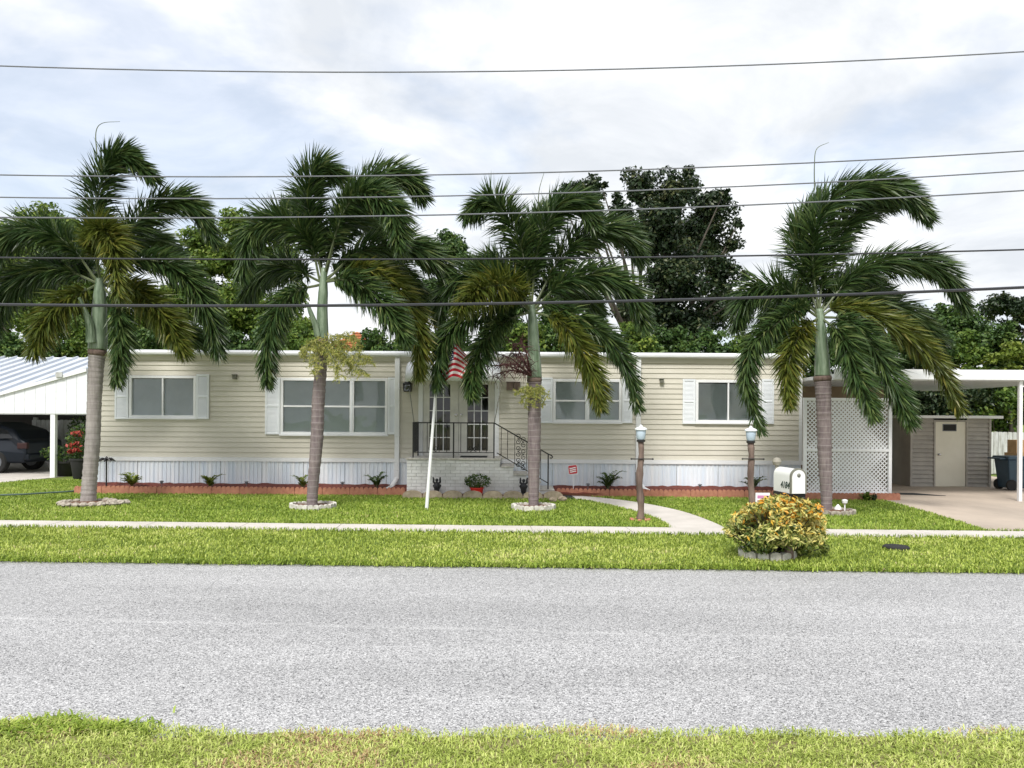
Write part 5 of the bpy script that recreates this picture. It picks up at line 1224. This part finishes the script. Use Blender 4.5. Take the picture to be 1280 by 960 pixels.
# ------------------------------------------------------------------ house with tiled roof far behind
FY = 44.0; a = P(435, 408, FY); e = empty('house', (a.x, FY+3, 0), 'distant house with an orange tiled hip roof behind the hedge', 'house')
hw_ = 2.6; z1 = a.z; z0 = z1-1.9
b = MB(); b.box(a.x-hw_+.2, a.x+hw_-.2, FY+.2, FY+5.6, 0, z0); b.build('wall', 'stucco', e)
b = MB(); pk = (a.x, FY+2.6, z1); cs = [(a.x-hw_, FY, z0), (a.x+hw_, FY, z0), (a.x+hw_, FY+5.8, z0), (a.x-hw_, FY+5.8, z0)]
b.add(cs+[pk], [(0, 1, 4), (1, 2, 4), (2, 3, 4), (3, 0, 4), (3, 2, 1, 0)]); rf = b.build('roof', 'tile', e)
for j in range(11):
    t = j/11; za = z0+(z1-z0)*t; b = MB(); xa_ = hw_*(1-t); b.prism([(FY+2.6*t-.05, za+.02), (FY+2.6*t-.05, za+.09), (FY+2.6*t+.10, za+.11), (FY+2.6*t+.10, za+.03)], 'x', a.x-xa_, a.x+xa_); b.build('tile_course', 'tile', rf)

# ------------------------------------------------------------------ trees behind
def tree(circles, Y, mt, label, name, trunk_px, leaf=.20, dens=1.0, depth=1.3, cat='tree', group=None, trunk_r=.2, tb=0.0, gap=1.0):
    base = P(trunk_px, 522, Y); g0 = Vector((base.x, Y, 0)); e = empty(name, g0, label, cat, group); st = MB(); Vs, Fs, Ts = [], [], []; n0 = 0
    zs = [P(c[0], c[1], Y).z for c in circles]; fork = max(.5, min(zs)*.75); top = np.array([g0.x, Y, fork])
    st.tube([(g0.x, Y, -.1), (g0.x+.05, Y, fork*.5), tuple(top)], [trunk_r*1.3, trunk_r, trunk_r*.85], 9)
    for cx_, cy_, r_ in circles:
        yy = Y+random.uniform(-depth, depth); c = np.array(P(cx_, cy_, yy)); rr = r_*S(yy)
        mid = top*.45+c*.55+np.array([random.gauss(0, .2), random.gauss(0, .2), -.15*rr]); st.tube([Vector(top), Vector(mid), Vector(c)], [trunk_r*.36, trunk_r*.2, trunk_r*.05], 6)
        # sub-clumps through the volume of the mass, leaves on each
        ns = max(8, int(20*dens*(rr/1.0)**1.5*gap))
        for k in range(ns):
            d = rng.normal(size=3); d /= np.linalg.norm(d); sc_ = c+d*rr*rng.uniform(.25, .88)*np.array([1, 1, .92]); sr = rr*rng.uniform(.26, .46)
            if k % 3 == 0: st.tube([Vector(c), Vector(c*.4+sc_*.6+np.array([0, 0, .05])), Vector(sc_)], [trunk_r*.09, trunk_r*.06, .012], 4)
            m_ = int(75*(sr/.35)**2*(.2/leaf)**2*1.15)+12
            dirs = unit(rng.normal(size=(m_, 3))); rad = sr*rng.uniform(.2, 1.15, (m_, 1))**.55; cen = sc_+dirs*rad*np.array([1.15, 1.15, .8])
            nr = unit(dirs*.5+rng.normal(size=(m_, 3))*.55+np.array([0, 0, .45])); v, f = leafquads(cen, nr, rng.uniform(.6, 1.25, m_)*leaf, .55, .1)
            shade = rng.normal(0, .12)
            Vs.append(v); Fs.append(f+n0); Ts.append(np.repeat(np.clip(rng.normal(.45+shade+tb, .2, m_), 0, 1), 4)); n0 += len(v)
    st.build('trunk', 'bark', e); fastmesh('crown', np.concatenate(Vs), 3, mt, e, np.concatenate(Ts), np.concatenate(Fs)); return e
tree([(800, 243, 30), (845, 240, 34), (885, 262, 32), (828, 285, 40), (880, 305, 42), (905, 340, 28), (850, 345, 42), (800, 305, 26), (893, 385, 34), (785, 268, 22), (838, 395, 38), (735, 240, 24), (714, 233, 16), (745, 265, 16), (785, 385, 24), (730, 305, 16), (915, 305, 12), (762, 345, 16), (870, 415, 30), (922, 280, 9), (930, 345, 9), (925, 372, 10), (770, 250, 9), (812, 220, 12), (862, 218, 14), (700, 245, 8), (752, 232, 8), (905, 240, 12), (775, 300, 10), (822, 318, 16)],
     33.0, 'leaf_dark', 'large dark evergreen tree towering behind the home', 'evergreen_tree', 800, .20, .95, 1.8, trunk_r=.30)
tree([(60, 282, 30), (22, 300, 30), (92, 296, 26), (42, 335, 38), (100, 350, 32), (8, 372, 40), (58, 395, 36), (120, 395, 32), (85, 330, 30), (140, 410, 28), (-40, 330, 45), (-30, 400, 40)], 31, 'leaf_bright', 'yellow-green tree behind the crown of the thick palm', 'broadleaf_tree', 40, .20, 2.0, tb=.1)
tree([(302, 288, 28), (338, 282, 24), (272, 325, 32), (318, 330, 36), (250, 375, 32), (298, 385, 38), (352, 322, 26), (362, 375, 24), (230, 330, 24), (205, 380, 34), (240, 300, 18), (180, 410, 30), (380, 410, 26), (330, 405, 30)], 34, 'leaf_bright', 'broad green tree seen between the two palms left of the porch', 'broadleaf_tree', 290, .20, 2.0, tb=.12)
tree([(562, 308, 24), (536, 322, 24), (582, 330, 16), (540, 365, 32), (584, 372, 22), (510, 390, 30)], 36, 'leaf_mid', 'smaller green tree behind the palm with yellow flowers', 'broadleaf_tree', 548, .19, 1.7)
tree([(630, 405, 26), (690, 408, 26), (740, 412, 26), (655, 385, 16), (715, 385, 16)], 31, 'leaf_mid', 'low spreading tree behind the porch palm', 'broadleaf_tree', 690, .18, 1.8)
tree([(1150, 408, 28), (1195, 412, 32), (1172, 398, 18), (1130, 425, 22), (1225, 425, 25)], 33, 'leaf_mid', 'rounded green tree behind the flat carport roof', 'broadleaf_tree', 1180, .19, 1.7)
tree([(1255, 383, 24), (1285, 390, 28), (1235, 392, 14), (1268, 408, 18), (1310, 400, 30)], 38, 'leaf_dark', 'dark tree standing beyond the lime shrub at the right', 'broadleaf_tree', 1265, .2, 1.0)
for k, (x_, y_, r_, mt, lab) in enumerate([(1262, 436, 18, 'leaf_lime', 'lime green shrub showing above the carport roof'), (1243, 500, 30, 'leaf_bright', 'bright leafy shrub seen beneath the carport roof'), (1185, 492, 34, 'leaf_dark', 'dark shrub filling the gap above the grey shed'), (1120, 492, 34, 'leaf_dark', 'dark shrub behind the lattice screen')]):
    Yh = 27.0; tree([(x_, y_, r_), (x_+18, y_+10, r_*.8), (x_-20, y_+14, r_*.7), (x_+2, y_+28, r_*.9), (x_+40, y_+10, r_)], Yh, mt, lab, 'shrub', x_, .16, 1.2, .6, 'shrub', trunk_r=.06)
HB = [(x_, 424+random.uniform(-5, 5), random.uniform(23, 30)) for x_ in range(-80, 1400, 46)]
for k, (x_, y_, r_) in enumerate(HB):
    if 412 < x_ < 458: y_, r_ = 446, 16
    Yh = 27.6; mt = ['leaf_mid', 'leaf_bright', 'leaf_mid'][k % 3]
    tree([(x_, y_, r_*.85), (x_+14, y_+16, r_*.8), (x_-14, y_+18, r_*.8), (x_, y_+42, r_), (x_+8, y_+75, r_*.9)], Yh+random.uniform(-.4, .8), mt, ['darker green leafy shrub in the hedge row behind the home', 'lighter yellow-green leafy shrub in the hedge row behind the home'][k % 3 == 1], 'hedge_shrub', x_, .17, 1.9, .5, 'shrub', ['darker shrubs of the hedge row', 'lighter shrubs of the hedge row'][k % 3 == 1], trunk_r=.06)

# ------------------------------------------------------------------ grass blades
def inpoly(x, y, poly):
    c = np.zeros(len(x), bool); n = len(poly)
    for i in range(n):
        (x0, y0), (x1, y1) = poly[i], poly[(i+1) % n]
        if y0 == y1: continue
        c ^= ((y0 > y) != (y1 > y)) & (x < (x1-x0)*(y-y0)/(y1-y0)+x0)
    return c
def pnoise(x, y, s, k): return .5+.25*np.sin(x*s+1.3*k+1.7*np.sin(y*s*.8+k))+.25*np.sin(y*s*1.3+.7*k+1.3*np.sin(x*s*.6-k))
def blades(name, x, y, z, h, w, material, label, dry=0.0, lean=.6, seg3=False):
    n = len(x); a = rng.uniform(0, 2*np.pi, n); d = np.stack([np.cos(a), np.sin(a), np.zeros(n)], 1); s = np.stack([-np.sin(a), np.cos(a), np.zeros(n)], 1)
    b0 = np.stack([x, y, np.full(n, z)], 1); L_ = (h*rng.uniform(.55, 1.25, n))[:, None]; le = rng.uniform(.1, 1, (n, 1))*lean
    up = np.array([0, 0, 1.0]); ww = (w*rng.uniform(.7, 1.3, n))[:, None]
    m1 = b0+up*L_*.6+d*L_*le*.4; m2 = b0+up*L_*(1-.25*le)+d*L_*le
    v = np.stack([b0-s*ww*.5, b0+s*ww*.5, m1+s*ww*.45, m1-s*ww*.45, m2], 1).reshape(-1, 3); i = np.arange(n)[:, None]*5
    f = np.concatenate([i+np.array([[0, 1, 2]]), i+np.array([[0, 2, 3]]), i+np.array([[3, 2, 4]])], 0)
    big = pnoise(x, y, 1.1, 2)*.5+pnoise(x, y, 3.7, 5)*.5
    fine = pnoise(x+.13*y, y, 9.0, 3)*.5+pnoise(x, y-.2*x, 21.0, 8)*.5
    t = np.clip(rng.normal(.34, .20, n)+.45*(big-.5)+.35*(fine-.5)+dry*(big > .58)*rng.random(n)**2, 0, 1)
    o = fastmesh(name, v, 3, material, None, np.repeat(t, 5), f, 'stuff'); tag(o, label, 'grass'); return o
def scatter(n, x0, x1, y0, y1): return rng.uniform(x0, x1, n), rng.uniform(y0, y1, n)
vec = lambda f, x: np.array([f(q) for q in x])
lawn_far = np.vectorize(far_edge); swn = np.vectorize(sw_near); swf = np.vectorize(sw_far); ne = np.vectorize(near_edge)
# house lawn
x, y = scatter(300000, -15, 12.5, 11.2, 20.5)
porchx = (x > P(503, 620, PFY-.42).x) & (x < PX2+.25)
back_ = np.where(porchx, PFY-.46, EY-.03); back_ = np.where(x > scx-.05, EY-.40, back_); back_ = np.where(x < bx0, 20.6, back_)
ok = (y > swf(x)+.01) & (y < back_) & ~inpoly(x, y, path_poly) & ~inpoly(x, y, drive_poly) & ~inpoly(x, y, nslab) & ~((x > dl[0].x) & (y > dl[0].y-.05))
for px, py, rx, ry in ((110, 631.5, .5, .46), (391, 635, .44, .40), (667, 636.5, .42, .38), (1042, 642, .38, .36)):
    c = G(px, py); ok &= ((x-c.x)/rx)**2+((y-c.y)/ry)**2 > 1
blades('lawn_grass', x[ok], y[ok], 0, .050, .013, 'grass', 'short green grass of the lawn before the home', lean=1.3)
# verge between sidewalk and road
x, y = scatter(150000, -13, 13, 8.6, 12.4); ok = (y < swn(x)-.01) & (y > lawn_far(x)-.02) & (((x-MBASE.x)/.34)**2+((y-MBASE.y-.30)/.31)**2 > 1)
blades('verge_grass', x[ok], y[ok], -.005, .048, .012, 'grass_verge', 'bright green grass strip between sidewalk and road', .25, 1.4)
n = 16000; x = rng.uniform(-13, 13, n); y = lawn_far(x)+rng.normal(.01, .05, n)-.03*pnoise(x, x, 4.0, 1); blades('verge_fringe', x, y, -.03, .062, .012, 'grass', 'ragged grass fringe along the far road edge', 0, 1.9)
n = 9000; x = rng.uniform(-13, 12, n); y = np.where(rng.random(n) < .5, swn(x)-rng.uniform(-.02, .05, n), swf(x)+rng.uniform(-.02, .05, n)); ok = ~inpoly(x, y, path_poly) & ~inpoly(x, y, drive_poly); x, y = x[ok], y[ok]
blades('sidewalk_fringe', x, y, 0, .07, .012, 'grass', 'grass blades leaning over the sidewalk edges', 0, 1.0)
# near verge
x, y = scatter(260000, -4.2, 4.2, 2.0, 4.7); wob = .05*np.sin(x*2.1+.6)+.04*np.sin(x*5.3)+.03*np.sin(x*11+2); bump_ = .10*np.exp(-((x+2.65)/.5)**2)
ok = (y < ne(x)+.035+wob*.6+bump_+rng.normal(0, .03, len(x))) & (rng.random(len(x)) < .45+.75*pnoise(x, y, 13.0, 4))
blades('near_grass', x[ok], y[ok], -.02, .030, .0065, 'grass_pale', 'pale clipped grass on the near side of the road', .8, 1.9)
n = 2600; x = rng.normal(-2.62, .30, n); y = ne(x)+.06+rng.normal(0, .055, n)*(1+.5*np.sin(x*9)); ok = (np.abs(x+2.6) < .62); blades('weed_patch', x[ok], y[ok], -.035, .055, .014, 'grass', 'taller weedy clump at the near road edge', 0, 1.6)
